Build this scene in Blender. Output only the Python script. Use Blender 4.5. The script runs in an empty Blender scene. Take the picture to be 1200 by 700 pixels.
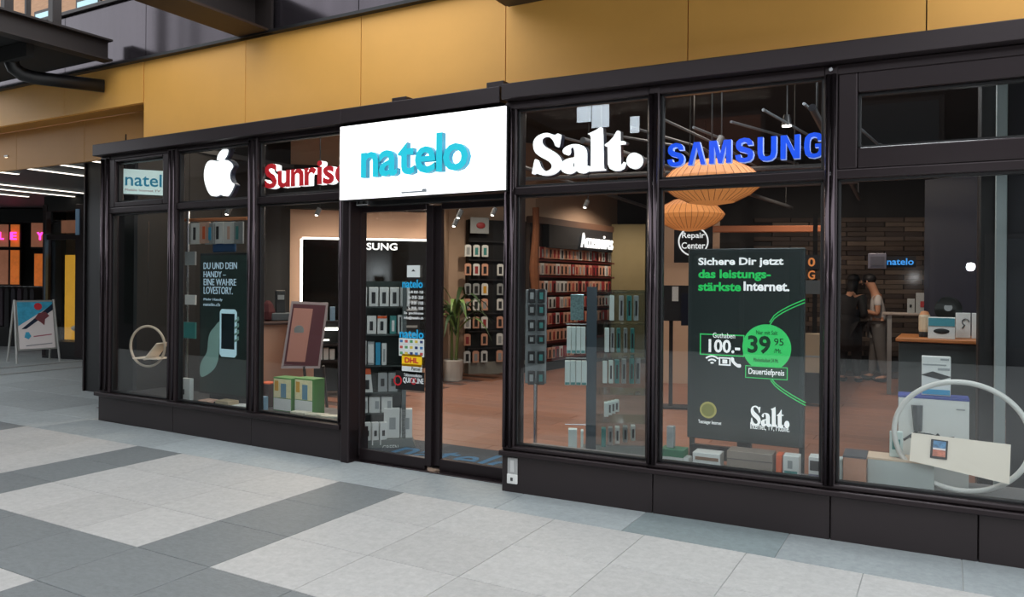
import bpy, bmesh, math, random
from mathutils import Vector, Matrix
random.seed(7)
PI=math.pi
SC=bpy.context.scene; COL=SC.collection

# ------------------------------------------------------------ camera, sky, lamps, exposure
cd=bpy.data.cameras.new('camera'); cam=bpy.data.objects.new('camera',cd); COL.objects.link(cam)
cd.sensor_width=36; cd.lens=903/1200*36; cd.shift_y=-20/1200; cd.clip_start=.05; cd.clip_end=200
cam.matrix_world=Matrix.Translation((0,-5.24,1.655))@Matrix.Rotation(math.radians(29.4),4,'Z')@Matrix.Rotation(PI/2,4,'X')@Matrix.Rotation(math.radians(.45),4,'Z')
SC.camera=cam
SC.view_settings.view_transform='Standard'; SC.view_settings.look='None'
SC.view_settings.exposure=0; SC.view_settings.gamma=1
w=bpy.data.worlds.new('overcast_sky'); SC.world=w; w.use_nodes=True
wb=w.node_tree.nodes['Background']; wb.inputs[0].default_value=(.91,.95,1,1); wb.inputs[1].default_value=2.25
def lamp(name,kind,loc,power,color=(1,1,1),size=.1,rot=None,size_y=None,spot=None):
    l=bpy.data.lights.new(name,kind); l.energy=power; l.color=color
    if kind=='AREA':
        l.size=size
        if size_y: l.shape='RECTANGLE'; l.size_y=size_y
    else: l.shadow_soft_size=size
    if spot: l.spot_size=spot; l.spot_blend=.6
    o=bpy.data.objects.new(name,l); COL.objects.link(o); o.location=loc
    if rot: o.rotation_euler=rot
    return o
lamp('camera_flash','POINT',(.60,-4.90,1.87),75,(.95,.97,1),.045)

# ------------------------------------------------------------ materials
def srgb(h):
    if isinstance(h,str):
        h=h.lstrip('#'); c=[int(h[i:i+2],16)/255 for i in (0,2,4)]
    else: c=[v/255 for v in h]
    return tuple((v/12.92 if v<=.04045 else ((v+.055)/1.055)**2.4) for v in c)+(1,)
MATS={}
def mat(name,col,rough=.5,metal=0,emit=0,noise=0,nscale=8,bump=0,stretch=(1,1,1),rand=0,spec=.5,coat=0):
    if name in MATS: return MATS[name]
    m=bpy.data.materials.new(name); m.use_nodes=True; nt=m.node_tree; N=nt.nodes; K=nt.links
    b=N['Principled BSDF']; c=srgb(col)
    b.inputs['Base Color'].default_value=c; b.inputs['Roughness'].default_value=rough; b.inputs['Metallic'].default_value=metal
    b.inputs['Specular IOR Level'].default_value=spec; b.inputs['Coat Weight'].default_value=coat
    if emit: b.inputs['Emission Color'].default_value=c; b.inputs['Emission Strength'].default_value=emit
    if noise or bump or rand:
        tc=N.new('ShaderNodeTexCoord'); mp=N.new('ShaderNodeMapping'); mp.inputs['Scale'].default_value=stretch
        K.new(tc.outputs['Object'],mp.inputs['Vector'])
        nz=N.new('ShaderNodeTexNoise'); nz.inputs['Scale'].default_value=nscale; nz.inputs['Detail'].default_value=8; nz.inputs['Roughness'].default_value=.65
        oi=N.new('ShaderNodeObjectInfo'); ad=N.new('ShaderNodeVectorMath'); ad.operation='ADD'
        sc=N.new('ShaderNodeVectorMath'); sc.operation='SCALE'; sc.inputs[3].default_value=37
        cb=N.new('ShaderNodeCombineXYZ'); K.new(oi.outputs['Random'],cb.inputs[0]); K.new(oi.outputs['Random'],cb.inputs[1])
        K.new(cb.outputs[0],sc.inputs[0]); K.new(mp.outputs[0],ad.inputs[0]); K.new(sc.outputs[0],ad.inputs[1])
        K.new(ad.outputs[0],nz.inputs['Vector'])
        mr=N.new('ShaderNodeMapRange'); mr.inputs[1].default_value=.25; mr.inputs[2].default_value=.75
        mr.inputs[3].default_value=1-noise; mr.inputs[4].default_value=1+noise; K.new(nz.outputs[0],mr.inputs[0])
        r2=N.new('ShaderNodeMapRange'); r2.inputs[3].default_value=1-rand; r2.inputs[4].default_value=1+rand; K.new(oi.outputs['Random'],r2.inputs[0])
        mu=N.new('ShaderNodeMath'); mu.operation='MULTIPLY'; K.new(mr.outputs[0],mu.inputs[0]); K.new(r2.outputs[0],mu.inputs[1])
        vs=N.new('ShaderNodeVectorMath'); vs.operation='SCALE'; vs.inputs[0].default_value=c[:3]; K.new(mu.outputs[0],vs.inputs[3])
        K.new(vs.outputs[0],b.inputs['Base Color'])
        if bump:
            bp=N.new('ShaderNodeBump'); bp.inputs['Strength'].default_value=bump; bp.inputs['Distance'].default_value=.01
            K.new(nz.outputs[0],bp.inputs['Height']); K.new(bp.outputs[0],b.inputs['Normal'])
    MATS[name]=m; return m
def glassmat(name,tint=(.93,.95,.95),rough=0.0,f0=.062):
    m=bpy.data.materials.new(name); m.use_nodes=True; nt=m.node_tree; N=nt.nodes; K=nt.links
    N.remove(N['Principled BSDF']); out=N['Material Output']
    lw=N.new('ShaderNodeLayerWeight'); lw.inputs[0].default_value=.5
    p=N.new('ShaderNodeMath'); p.operation='POWER'; p.inputs[1].default_value=5; K.new(lw.outputs['Facing'],p.inputs[0])
    a=N.new('ShaderNodeMath'); a.operation='MULTIPLY_ADD'; a.inputs[1].default_value=1-f0; a.inputs[2].default_value=f0; K.new(p.outputs[0],a.inputs[0])
    t=N.new('ShaderNodeBsdfTransparent'); t.inputs[0].default_value=(*tint,1)
    g=N.new('ShaderNodeBsdfGlossy'); g.inputs['Roughness'].default_value=rough
    mx=N.new('ShaderNodeMixShader'); K.new(a.outputs[0],mx.inputs[0]); K.new(t.outputs[0],mx.inputs[1]); K.new(g.outputs[0],mx.inputs[2]); K.new(mx.outputs[0],out.inputs[0])
    MATS[name]=m; return m
GLASS=glassmat('window_glass')
SMOKE=glassmat('smoked_glass',(.62,.70,.74),.05,.05)
ACRYL=glassmat('clear_acrylic',(.85,.93,.92),.05,.08)
FRAME=mat('dark_bronze_aluminium','#30282a',.32,.55,noise=.05,nscale=3)
BASEM=mat('dark_bronze_sheet','#332c2d',.42,.35,noise=.06,nscale=2)
CAPM=mat('dark_bronze_cap','#352d2f',.38,.4,noise=.05,nscale=2)
BLACK=mat('black_paint','#101012',.45)
BLKM=mat('matt_black','#0c0b0c',.8)
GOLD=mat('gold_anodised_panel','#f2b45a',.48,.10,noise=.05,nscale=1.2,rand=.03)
GOLDD=mat('shaded_gold_panel','#b88238',.5,.08,noise=.06,nscale=1.2)  # darker copy of the gold, shade of the recess put into the colour
CLAD=mat('dark_gloss_cladding','#4c464b',.16,.75,noise=.12,nscale=2.2,stretch=(3,3,.25))
STEEL=mat('painted_dark_steel','#2e2725',.5,.3,noise=.06,nscale=3)
RUST=mat('brown_steel_flange','#38271a',.55,.3,noise=.1,nscale=3)
WHITE=mat('white_plastic','#e6e6e2',.4)
WPAINT=mat('white_paint','#dcdcd8',.5)
GREY=mat('grey_laminate','#5c6468',.5)
CHROME=mat('brushed_chrome','#c6c8ca',.22,1)
SIGNW=mat('sign_white_glow','#ffffff',.4,emit=1.35)
LEDW=mat('led_white','#fff6ea',.4,emit=5)
TILEL=mat('light_granite_tile','#aeadaa',.62,noise=.15,nscale=26,bump=.35,rand=.05)
TILEM=mat('blue_grey_granite_tile','#9aa1a2',.6,noise=.16,nscale=24,bump=.35,rand=.11)
TILED=mat('dark_granite_tile','#6f7475',.58,noise=.16,nscale=22,bump=.4,rand=.06,stretch=(1,2,1))
GROUT=mat('pale_grout','#a2a4a2',.85,noise=.1,nscale=30)
WOODF=mat('reddish_wood_floor','#8a5b43',.42,noise=.2,nscale=5,stretch=(1,9,1),rand=.14)
PEACH=mat('peach_painted_wall','#e2b596',.7,noise=.03,nscale=2)
BEIGE=mat('beige_painted_wall','#b89c84',.7,noise=.04,nscale=2)
DARKW=mat('dark_wall_paint','#121112',.7,noise=.06,nscale=2)
NAVY=mat('navy_panel','#101a30',.45,noise=.05,nscale=2)

# ------------------------------------------------------------ mesh helpers
class MB:
    def __init__(s): s.bm=bmesh.new()
    def box(s,c,d,rz=0,rx=0,ry=0,bev=0,seg=1):
        n=len(s.bm.verts)
        M=Matrix.Translation(c)@Matrix.Rotation(rz,4,'Z')@Matrix.Rotation(rx,4,'X')@Matrix.Rotation(ry,4,'Y')@Matrix.Diagonal((d[0],d[1],d[2],1))
        r=bmesh.ops.create_cube(s.bm,size=1,matrix=M)
        if bev:
            es=list({e for v in r['verts'] for e in v.link_edges})
            bmesh.ops.bevel(s.bm,geom=es,offset=bev,segments=seg,affect='EDGES',profile=.5,clamp_overlap=True)
        return s
    def cyl(s,p0,p1,r,seg=12,r2=None):
        p0=Vector(p0);p1=Vector(p1);d=p1-p0
        q=Vector((0,0,1)).rotation_difference(d).to_matrix().to_4x4()
        bmesh.ops.create_cone(s.bm,cap_ends=True,segments=seg,radius1=r,radius2=r if r2 is None else r2,depth=d.length,matrix=Matrix.Translation((p0+p1)/2)@q)
        return s
    def ball(s,c,r,sc=(1,1,1),seg=12):
        bmesh.ops.create_uvsphere(s.bm,u_segments=seg,v_segments=max(6,seg//2+2),radius=r,matrix=Matrix.Translation(c)@Matrix.Diagonal((*sc,1)))
        return s
    def tube(s,pts,r,seg=10,closed=False,sq=None):
        pts=[Vector(p) for p in pts]; n=len(pts); rings=[]
        up=Vector((0,0,1)); prev=None
        for i,p in enumerate(pts):
            a=pts[i-1] if (i>0 or closed) else p; b=pts[(i+1)%n] if (i<n-1 or closed) else p
            t=(b-a).normalized()
            if prev is None:
                x=t.cross(up) if abs(t.dot(up))<.9 else t.cross(Vector((1,0,0)))
            else: x=prev-t*prev.dot(t)
            x.normalize(); prev=x; y=t.cross(x)
            rr=r[i] if isinstance(r,(list,tuple)) else r
            rings.append([s.bm.verts.new(p+(x*math.cos(2*PI*k/seg)+y*math.sin(2*PI*k/seg))*rr) for k in range(seg)])
        m=n if closed else n-1
        for i in range(m):
            A=rings[i];B=rings[(i+1)%n]
            for k in range(seg):
                s.bm.faces.new((A[k],A[(k+1)%seg],B[(k+1)%seg],B[k]))
        if not closed:
            s.bm.faces.new(rings[0][::-1]); s.bm.faces.new(rings[-1])
        return s
    def lathe(s,prof,seg=24,c=(0,0,0),jit=0):
        rings=[]
        for (r,z) in prof:
            rings.append([s.bm.verts.new((c[0]+r*(1+(jit if k%2 else 0))*math.cos(2*PI*k/seg),c[1]+r*(1+(jit if k%2 else 0))*math.sin(2*PI*k/seg),c[2]+z)) for k in range(seg)])
        for A,B in zip(rings,rings[1:]):
            for k in range(seg): s.bm.faces.new((A[k],A[(k+1)%seg],B[(k+1)%seg],B[k]))
        if prof[0][0]>1e-4: s.bm.faces.new(rings[0][::-1])
        if prof[-1][0]>1e-4: s.bm.faces.new(rings[-1])
        return s
    def face(s,pts):
        s.bm.faces.new([s.bm.verts.new(p) for p in pts]); return s
    def prism(s,pts,y0,y1):
        """polygon in the x-z plane, extruded along y"""
        a=[s.bm.verts.new((x,y0,z)) for x,z in pts]; b=[s.bm.verts.new((x,y1,z)) for x,z in pts]
        s.bm.faces.new(a); s.bm.faces.new(b[::-1]); n=len(pts)
        for i in range(n): s.bm.faces.new((a[i],b[i],b[(i+1)%n],a[(i+1)%n]))
        return s
    def mesh(s,name,m,smooth=False):
        bmesh.ops.remove_doubles(s.bm,verts=s.bm.verts,dist=1e-5)
        bmesh.ops.recalc_face_normals(s.bm,faces=s.bm.faces)
        me=bpy.data.meshes.new(name); s.bm.to_mesh(me); s.bm.free(); me.materials.append(m)
        if smooth:
            for p in me.polygons: p.use_smooth=True
        return me
    def put(s,name,m,parent=None,loc=(0,0,0),rz=0,smooth=False):
        return mkobj(name,s.mesh(name,m,smooth),parent,loc,rz)
def mkobj(name,me,parent=None,loc=(0,0,0),rz=0):
    o=bpy.data.objects.new(name,me); COL.objects.link(o); o.location=loc; o.rotation_euler=(0,0,rz)
    if parent: o.parent=parent
    return o
def tag(o,label=None,cat=None,group=None,kind=None):
    if label: o['label']=label
    if cat: o['category']=cat
    if group: o['group']=group
    if kind: o['kind']=kind
    return o
def thing(name,label,cat,loc=(0,0,0),rz=0,group=None):
    o=bpy.data.objects.new(name,None); COL.objects.link(o); o.location=loc; o.rotation_euler=(0,0,rz); o.empty_display_size=.1
    return tag(o,label,cat,group)
def struct(name,label=None,loc=(0,0,0),rz=0):
    o=bpy.data.objects.new(name,None); COL.objects.link(o); o.location=loc; o.rotation_euler=(0,0,rz); o['kind']='structure'
    if label: o['label']=label
    return o
def box(name,c,d,m,parent=None,bev=0,rz=0,seg=1,rx=0): 
    return MB().box(c,d,rz=rz,rx=rx,bev=bev,seg=seg).put(name,m,parent)
def copy_tree(o,parent=None):
    c=o.copy(); COL.objects.link(c)
    if parent: c.parent=parent
    for ch in list(o.children): copy_tree(ch,c)
    return c
def smoothpoly(pts,k=5):
    n=len(pts); out=[]
    for i in range(n):
        p0,p1,p2,p3=[Vector(pts[(i+j-1)%n]) for j in range(4)]
        for t in range(k):
            t/=k
            out.append(.5*((2*p1)+(-p0+p2)*t+(2*p0-5*p1+4*p2-p3)*t*t+(-p0+3*p1-3*p2+p3)*t**3))
    return [(v.x,v.y) for v in out]
def freeze(o):
    bpy.context.view_layer.update()
    dg=bpy.context.evaluated_depsgraph_get()
    me=bpy.data.meshes.new_from_object(o.evaluated_get(dg)); bpy.data.objects.remove(o); return me
def shape_mesh(polys,depth,m,bev=0):
    """flat outlines (x,z) with holes, thickness 'depth' along y (front face at y=-depth/2)"""
    cu=bpy.data.curves.new('outline','CURVE'); cu.dimensions='2D'; cu.fill_mode='BOTH'; cu.extrude=depth/2
    if bev: cu.bevel_depth=bev; cu.bevel_resolution=1
    for p in polys:
        sp=cu.splines.new('POLY'); sp.points.add(len(p)-1)
        for i,(x,z) in enumerate(p): sp.points[i].co=(x,z,0,1)
        sp.use_cyclic_u=True
    o=bpy.data.objects.new('outline',cu); COL.objects.link(o); me=freeze(o)
    me.transform(Matrix.Rotation(PI/2,4,'X')); me.materials.clear(); me.materials.append(m); return me
def shape(name,polys,depth,m,parent,loc=(0,0,0)): return mkobj(name,shape_mesh(polys,depth,m),parent,loc)
def text_mesh(s,depth,m,off=0.0,space=1.0):
    cu=bpy.data.curves.new('text','FONT'); cu.body=s; cu.extrude=depth/2; cu.offset=off; cu.space_character=space; cu.resolution_u=3; cu.size=1
    o=bpy.data.objects.new('text',cu); COL.objects.link(o); me=freeze(o); me.materials.clear(); me.materials.append(m); return me
def fit(me,x0,x1,z0,z1,flat=False):
    """stretch the lettering in me into the rectangle (upright in x-z, or flat in x-y)"""
    xs=[v.co.x for v in me.vertices]; ys=[v.co.y for v in me.vertices]; a,b,c,d=min(xs),max(xs),min(ys),max(ys)
    for v in me.vertices:
        X=x0+(v.co.x-a)/(b-a)*(x1-x0); Z=z0+(v.co.y-c)/(d-c)*(z1-z0)
        v.co=(X,Z,v.co.z) if flat else (X,-v.co.z,Z)
    return me
def text(name,s,x0,x1,z0,z1,m,parent,y=0,depth=.002,off=0.0,space=1.0,flat=False):
    me=text_mesh(s,depth,m,off,space); fit(me,x0,x1,z0,z1,flat)
    return mkobj(name,me,parent,(0,0,y) if flat else (0,y,0))
def block_glyph(ch,depth,m):
    G={'Λ':[(0,0),(.33,1),(.67,1),(1,0),(.74,0),(.5,.76),(.26,0)],
       'M':[(0,0),(0,1),(.34,1),(.5,.42),(.66,1),(1,1),(1,0),(.77,0),(.77,.74),(.59,0),(.41,0),(.23,.74),(.23,0)],
       'N':[(0,0),(0,1),(.32,1),(.72,.32),(.72,1),(1,1),(1,0),(.68,0),(.28,.68),(.28,0)],
       'U':[(0,1),(.28,1),(.28,.34),(.33,.2),(.5,.16),(.67,.2),(.72,.34),(.72,1),(1,1),(1,.32),(.93,.12),(.75,.0),(.5,-.03),(.25,.0),(.07,.12),(0,.32)],
       'S':[(.0,.30),(.05,.12),(.2,.01),(.5,-.03),(.8,.01),(.95,.12),(1,.3),(.95,.45),(.8,.55),(.45,.64),(.33,.70),(.34,.80),(.5,.84),(.64,.80),(.68,.70),(.96,.70),(.92,.87),(.78,.98),(.5,1.03),(.22,.98),(.07,.87),(.03,.7),(.08,.56),(.22,.46),(.58,.37),(.70,.30),(.67,.19),(.5,.16),(.34,.19),(.29,.32)],
       'G':[(.97,.68),(.94,.86),(.78,.98),(.5,1.03),(.22,.98),(.05,.84),(0,.6),(0,.4),(.05,.16),(.22,.02),(.5,-.03),(.78,.02),(.94,.14),(1,.32),(1,.56),(.55,.56),(.55,.41),(.74,.41),(.73,.25),(.64,.17),(.5,.15),(.36,.18),(.29,.3),(.28,.5),(.29,.7),(.36,.82),(.5,.85),(.64,.81),(.69,.68)]}[ch]
    me=shape_mesh([[(x*(.85 if ch!='M' else 1.05),z) for x,z in G]],depth,m)
    me.transform(Matrix.Rotation(-PI/2,4,'X')); return me
def letters(s,x0,x1,z0,z1,m,parent,y,depth,off,space=1.0,widths=None,side=None):
    """one object per letter, set along x"""
    mes=[(block_glyph(ch,depth,m) if off<0 else text_mesh(ch,depth,m,off)) for ch in s]
    bb=[(min(v.co.x for v in q.vertices),max(v.co.x for v in q.vertices),min(v.co.y for v in q.vertices),max(v.co.y for v in q.vertices)) for q in mes]
    zl=min(b[2] for b in bb); zh=max(b[3] for b in bb); gap=.07*space
    W=sum(b[1]-b[0] for b in bb)+gap*(len(s)-1); k=(x1-x0)/W; kz=(z1-z0)/(zh-zl); x=x0
    for ch,q,b in zip(s,mes,bb):
        for v in q.vertices:
            v.co=(x+(v.co.x-b[0])*k,-v.co.z,z0+(v.co.y-zl)*kz)
        if side:
            q.materials.append(side)
            for p in q.polygons:
                if abs(p.normal.y)<.7: p.material_index=1
        mkobj('letter',q,parent,(0,y,0)); x+=(b[1]-b[0]+gap)*k

# ============================================================ SETTING: ground
AL=math.radians(-1.4); AR=math.radians(1.98)
LO=(-8.566,.198,0); RO=(-3.005,.01,0); DO=(-4.713,.22,0)
X0,TX,Y0,TY=-6.92-4*.652,.652,-.43,.605
fl=struct('floor','grey granite paving of large light squares framed by dark tile bands')
box('paving_bed',(-6,2,-.0465),(50,31,.1),GROUT,fl)
def tilemesh(m,w,d): return MB().box((0,0,0),(w-.005,d-.005,.04),bev=.0015).mesh('tile',m)
tl,tm,td=[tilemesh(m,TX,TY) for m in (TILEL,TILEM,TILED)]
cnt=0
for i in range(-11,20):
    for j in range(1,9):
        x=X0+TX*(i+.5); y=Y0-TY*(j-.5)
        # keep the tiles that lie in view
        dx,dy=x,y+5.24; dep=-dx*.4909+dy*.8712; lat=dx*.8712+dy*.4909
        if dep<2.2 or abs(lat)/dep>.76: continue
        bx=(i%4==0) and x<-2.5; by=(j%4==0) and x<-2.4
        me=td if (bx or by) else tl
        if me is tl and (i*7+j*5)%6==0: me=tl
        mkobj('tile',me,fl,(x,y,-.012)); cnt+=1
bt=tilemesh(TILEM,TX*1.5,TY*1.02); bd_=tilemesh(mat('dark_blue_grey_tile','#7f8a8b',.6,noise=.16,nscale=24,bump=.35),TX*1.5,TY*1.02); btd=tilemesh(TILED,.652,TY*1.02)
x=-13.6
while x<1.2:
    wd=TX*1.5
    if abs(x-(-1.78))<.5 and x+wd>-1.78 and x<-1.78:
        pass
    mkobj('tile',bd_ if -2<x<-1.5 else bt,fl,(x+wd/2,Y0+TY*.51,-.012)); x+=wd
# passage paving beyond the shop's left corner
for i in range(0,12):
    for j in range(0,6):
        x=-9.2-1.0*i; y=.2+.95*j+.46
        dx,dy=x,y+5.24; dep=-dx*.4909+dy*.8712; lat=dx*.8712+dy*.4909
        if lat/dep<-.72 or x>-9 : continue
        if cnt>285: break
        mkobj('tile',MATS.get('_pt') or MATS.setdefault('_pt',MB().box((0,0,0),(.992,.942,.04),bev=.003).mesh('tile',TILEM)),fl,(x,y,-.012)); cnt+=1
box('threshold_strip',(-13.9,3.2,.012),(.10,5,.02),GROUT,fl)
box('threshold_strip',(-14.9,3.6,.012),(.10,5,.02),GROUT,fl)

# ============================================================ shop front, left block
def frame_post(name,u,w,z0,z1,parent,y=0,dep=.12,m=FRAME):
    return MB().box((u,y,(z0+z1)/2),(w,dep,z1-z0),bev=.018,seg=3).put(name,m,parent,smooth=False)
wl=struct('wall_front_left','left shopfront block of dark bronze framing',LO,AL)
for a,b in ((-.01,1.35),(1.356,2.575),(2.581,3.82)):
    MB().box(((a+b)/2,.06,.15),(b-a,.10,.29),bev=.004).put('base_panel',BASEM,wl)
box('base_core',(1.9,.16,.14),(3.8,.1,.28),BLKM,wl)
MB().box((1.88,.045,.318),(3.82,.17,.045),bev=.008,seg=2).put('sill_ledge',FRAME,wl)
MB().box((1.9,.02,3.128),(3.84,.20,.13),bev=.006,seg=2).put('cap_fascia',CAPM,wl)
MB().box((1.9,.07,3.04),(3.8,.12,.05),bev=.006).put('head_rail',FRAME,wl)
MB().box((1.9,.06,2.43),(3.76,.12,.07),bev=.012,seg=3).put('transom',FRAME,wl)
frame_post('mullion',.11,.18,.33,3.06,wl,.06)
frame_post('mullion',1.335,.13,.33,3.06,wl,.05)
frame_post('mullion',2.585,.13,.33,3.06,wl,.05)
frame_post('mullion',3.80,.13,.33,3.06,wl,.05)
frame_post('corner_post',3.845,.10,0,3.06,wl,.09,.24)
box('return_panel',(3.86,.12,.15),(.07,.24,.30),BASEM,wl)
def bay(name,label,par,u0,u1,lo=(.345,2.395),hi=(2.465,3.015),vent=False,y=.06):
    b=struct(name,label,par.location,par.rotation_euler.z)
    def pane(a,bb,z0,z1):
        MB().box(((a+bb)/2,y,(z0+z1)/2),(bb-a,.012,z1-z0)).put('glass_pane',GLASS,b)
        g=MB(); t=.018
        for c,d in (((a+t/2,y,(z0+z1)/2),(t,.05,z1-z0)),((bb-t/2,y,(z0+z1)/2),(t,.05,z1-z0)),(((a+bb)/2,y,z0+t/2),(bb-a,.05,t)),(((a+bb)/2,y,z1-t/2),(bb-a,.05,t))): g.box(c,d,bev=.003)
        g.put('glazing_bead',BLACK,b)
    pane(u0,u1,*lo)
    if vent:
        f=MB(); a,bb,z0,z1=vent
        for c,d in ((((u0+a)/2,y-.01,(hi[0]+hi[1])/2),(a-u0,.11,hi[1]-hi[0])),(((u1+bb)/2,y-.01,(hi[0]+hi[1])/2),(u1-bb,.11,hi[1]-hi[0])),(((a+bb)/2,y-.01,(hi[0]+z0)/2),(bb-a,.11,z0-hi[0])),(((a+bb)/2,y-.01,(hi[1]+z1)/2),(bb-a,.11,hi[1]-z1))): f.box(c,d,bev=.01,seg=2)
        f.put('vent_frame',FRAME,b); pane(a,bb,z0,z1)
    else: pane(u0,u1,*hi)
    return b
bay('window_1','end shop window with tilting vent above',wl,.2,1.27,vent=(.30,1.17,2.52,2.98))
bay('window_2','shop window below the white fruit emblem',wl,1.4,2.52)
bay('window_3','shop window below the red lettering',wl,2.65,3.735)
# ------------------------------------------------------------ doors
dr=struct('door_1','double glass sliding door under the white lightbox',DO,0)
def leaf(a,b,y):
    l=bpy.data.objects.new('door_leaf',None); COL.objects.link(l); l.parent=dr
    for u in (a+.035,b-.035): MB().box((u,y,1.18),(.07,.05,2.26),bev=.006,seg=2).put('stile',FRAME,l)
    MB().box(((a+b)/2,y,.065),(b-a-.14,.05,.10),bev=.004).put('bottom_rail',FRAME,l)
    MB().box(((a+b)/2,y,2.30),(b-a-.14,.05,.05),bev=.004).put('top_rail',FRAME,l)
    MB().box(((a+b)/2,y,1.195),(b-a-.13,.012,2.17)).put('glass_pane',GLASS,l)
leaf(-.02,.85,.02); leaf(.84,1.66,.06)
MB().box((.8,.03,.008),(1.66,.16,.016),bev=.004).put('threshold',FRAME,dr)
MB().box((.8,.04,2.365),(1.66,.20,.09),bev=.01,seg=2).put('door_header',BLACK,dr)
MB().box((.14,-.08,2.35),(.14,.05,.05),bev=.01,seg=2).put('door_sensor',CHROME,dr)
for k in range(2): box('sensor_lens',(.11+.06*k,-.107,2.35),(.022,.006,.022),BLACK,dr)
# ------------------------------------------------------------ right block
wr=struct('wall_front_right','right shopfront block of dark bronze framing',RO,AR)
for a,b in ((-.03,1.186),(1.192,2.362),(2.368,3.18),(3.186,4.6)):
    MB().box(((a+b)/2,.05,.15),(b-a,.10,.30),bev=.004).put('base_panel',BASEM,wr)
box('base_core',(2.3,.15,.14),(4.6,.1,.28),BLKM,wr)
MB().box((2.28,.035,.315),(4.64,.16,.04),bev=.008,seg=2).put('sill_ledge',FRAME,wr)
MB().box((2.28,.03,.355),(4.60,.10,.035),bev=.01,seg=2).put('sill_rail',FRAME,wr)
MB().box((2.3,.0,3.125),(4.62,.20,.12),bev=.006,seg=2).put('cap_fascia',CAPM,wr)
MB().box((2.3,.05,3.03),(4.62,.12,.065),bev=.008,seg=2).put('head_rail',FRAME,wr)
MB().box((2.3,.05,2.36),(4.6,.12,.065),bev=.012,seg=3).put('transom',FRAME,wr)
frame_post('mullion',.025,.105,.33,3.06,wr,.05)
frame_post('mullion',1.18,.085,.33,3.06,wr,.04)
frame_post('mullion',2.352,.085,.33,3.06,wr,.04)
frame_post('mullion',4.5,.085,.33,3.06,wr,.04)
frame_post('corner_post',-.0,.08,0,3.06,wr,.13,.24)
bay('window_4','shop window with white serif lettering above it',wr,.075,1.14,lo=(.37,2.33),hi=(2.39,3.0),y=.05)
bay('window_5','shop window with blue lettering above it',wr,1.222,2.31,lo=(.37,2.33),hi=(2.39,3.0),y=.05)
bay('window_6','wide shop window with tilting vent at the right end',wr,2.395,4.46,lo=(.37,2.33),hi=(2.39,3.0),vent=(2.51,4.3,2.52,2.87),y=.05)
for (x,y,z) in ((2.352,-.03,2.36),(2.352,-.03,3.03),(1.18,-.03,2.36)):
    MB().cyl((x,y+.02,z),(x,y-.004,z),.012).put('screw_cap',CHROME,wr)
GL=mat('polished_bronze_cover','#51484c',.2,.9)
for par,us_,z1_ in ((wl,(.06,.16,1.30,1.37,2.55,2.62,3.77),3.03),(wr,(.0,.05,1.165,1.197,2.337,2.369),3.0)):
    for u in us_: MB().cyl((u,(-.008 if par is wl else -.024),.36),(u,(-.008 if par is wl else -.024),z1_),.017,14).put('mullion_cover',GL,par,smooth=True)
# upper cap over the door between the blocks
cp=struct('trim_1','dark bronze cap above the lightbox sign',LO,AL)
MB().box((4.66,.02,3.128),(1.68,.20,.13),bev=.006,seg=2).put('cap_fascia',CAPM,cp)
MB().box((4.44,.06,3.215),(.16,.16,.05),bev=.004).put('cap_bracket',CAPM,cp)
MB().box((5.43,.06,3.215),(.16,.20,.06),bev=.004).put('cap_bracket',CAPM,cp)
MB().box((4.66,.13,2.72),(1.66,.05,.70)).put('backing_board',BLKM,cp)

# ------------------------------------------------------------ gold fascia and cladding above
wu=struct('wall_fascia','band of gold metal panels above the shopfront',(0,.30,0),0)
seams=[-7.92,-6.28,-4.75,-3.2,-1.66,-.12,1.42,2.96]
for a,b in zip(seams,seams[1:]):
    zt_=4.11 if b<-3 else 4.42; MB().box(((a+b)/2,.03,(3.13+zt_)/2),(b-a-.008,.06,zt_-3.13)).put('gold_panel',GOLD,wu)
    if a>-3.3: pass
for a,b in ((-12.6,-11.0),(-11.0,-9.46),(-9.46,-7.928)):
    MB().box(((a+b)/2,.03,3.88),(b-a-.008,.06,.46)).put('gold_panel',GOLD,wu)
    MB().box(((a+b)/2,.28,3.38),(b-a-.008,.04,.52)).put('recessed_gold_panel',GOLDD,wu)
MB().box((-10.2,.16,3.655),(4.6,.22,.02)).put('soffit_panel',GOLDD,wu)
MB().box((-7.93,.16,3.38),(.02,.26,.52)).put('return_panel',GOLD,wu)
box('fascia_core',(-2.38,.16,3.74),(10.96,.14,1.3),BLKM,wu)
MB().box((-4.9,-.01,4.125),(15.6,.12,.03)).put('top_drip_edge',BLACK,wu)
wc=struct('wall_cladding','dark glossy metal cladding above the gold band',(0,.30,0),0)
x=-12.6
for k in range(9):
    MB().box((x+.78,.05,4.52),(1.55,.06,.72)).put('cladding_panel',CLAD,wc); x+=1.56
MB().box((-5.6,.06,4.9),(14.2,.16,.05),bev=.005).put('parapet_cap',STEEL,wc)
# steel beams crossing overhead
def ibeam(name,label,x,w,z0,h,y0,y1,z=None):
    b=struct(name,label,(x,0,z0))
    MB().box((0,(y0+y1)/2,.012),(w,y1-y0,.024)).put('lower_flange',RUST,b)
    MB().box((0,(y0+y1)/2,h-.012),(w,y1-y0,.024)).put('upper_flange',STEEL,b)
    MB().box((0,(y0+y1)/2,h/2),(.03,y1-y0,h-.05)).put('web',STEEL,b)
    MB().box((0,y1-.02,h/2),(w+.06,.03,h+.04)).put('end_plate',STEEL,b)
    return b
ibeam('trim_2','brown steel beam running out above the window with red lettering',-6.10,.42,4.13,.40,-9,.28)
cs=struct('trim_3','brown soffit slab overhead right of the lightbox',(0,0,0))
MB().box((-1.6,-.62,3.98),(3.1,1.75,.14),bev=.005).put('soffit_slab',STEEL,cs)
MB().box((-3.13,-.62,4.12),(.10,1.75,.40),bev=.005).put('edge_beam',RUST,cs)
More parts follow.
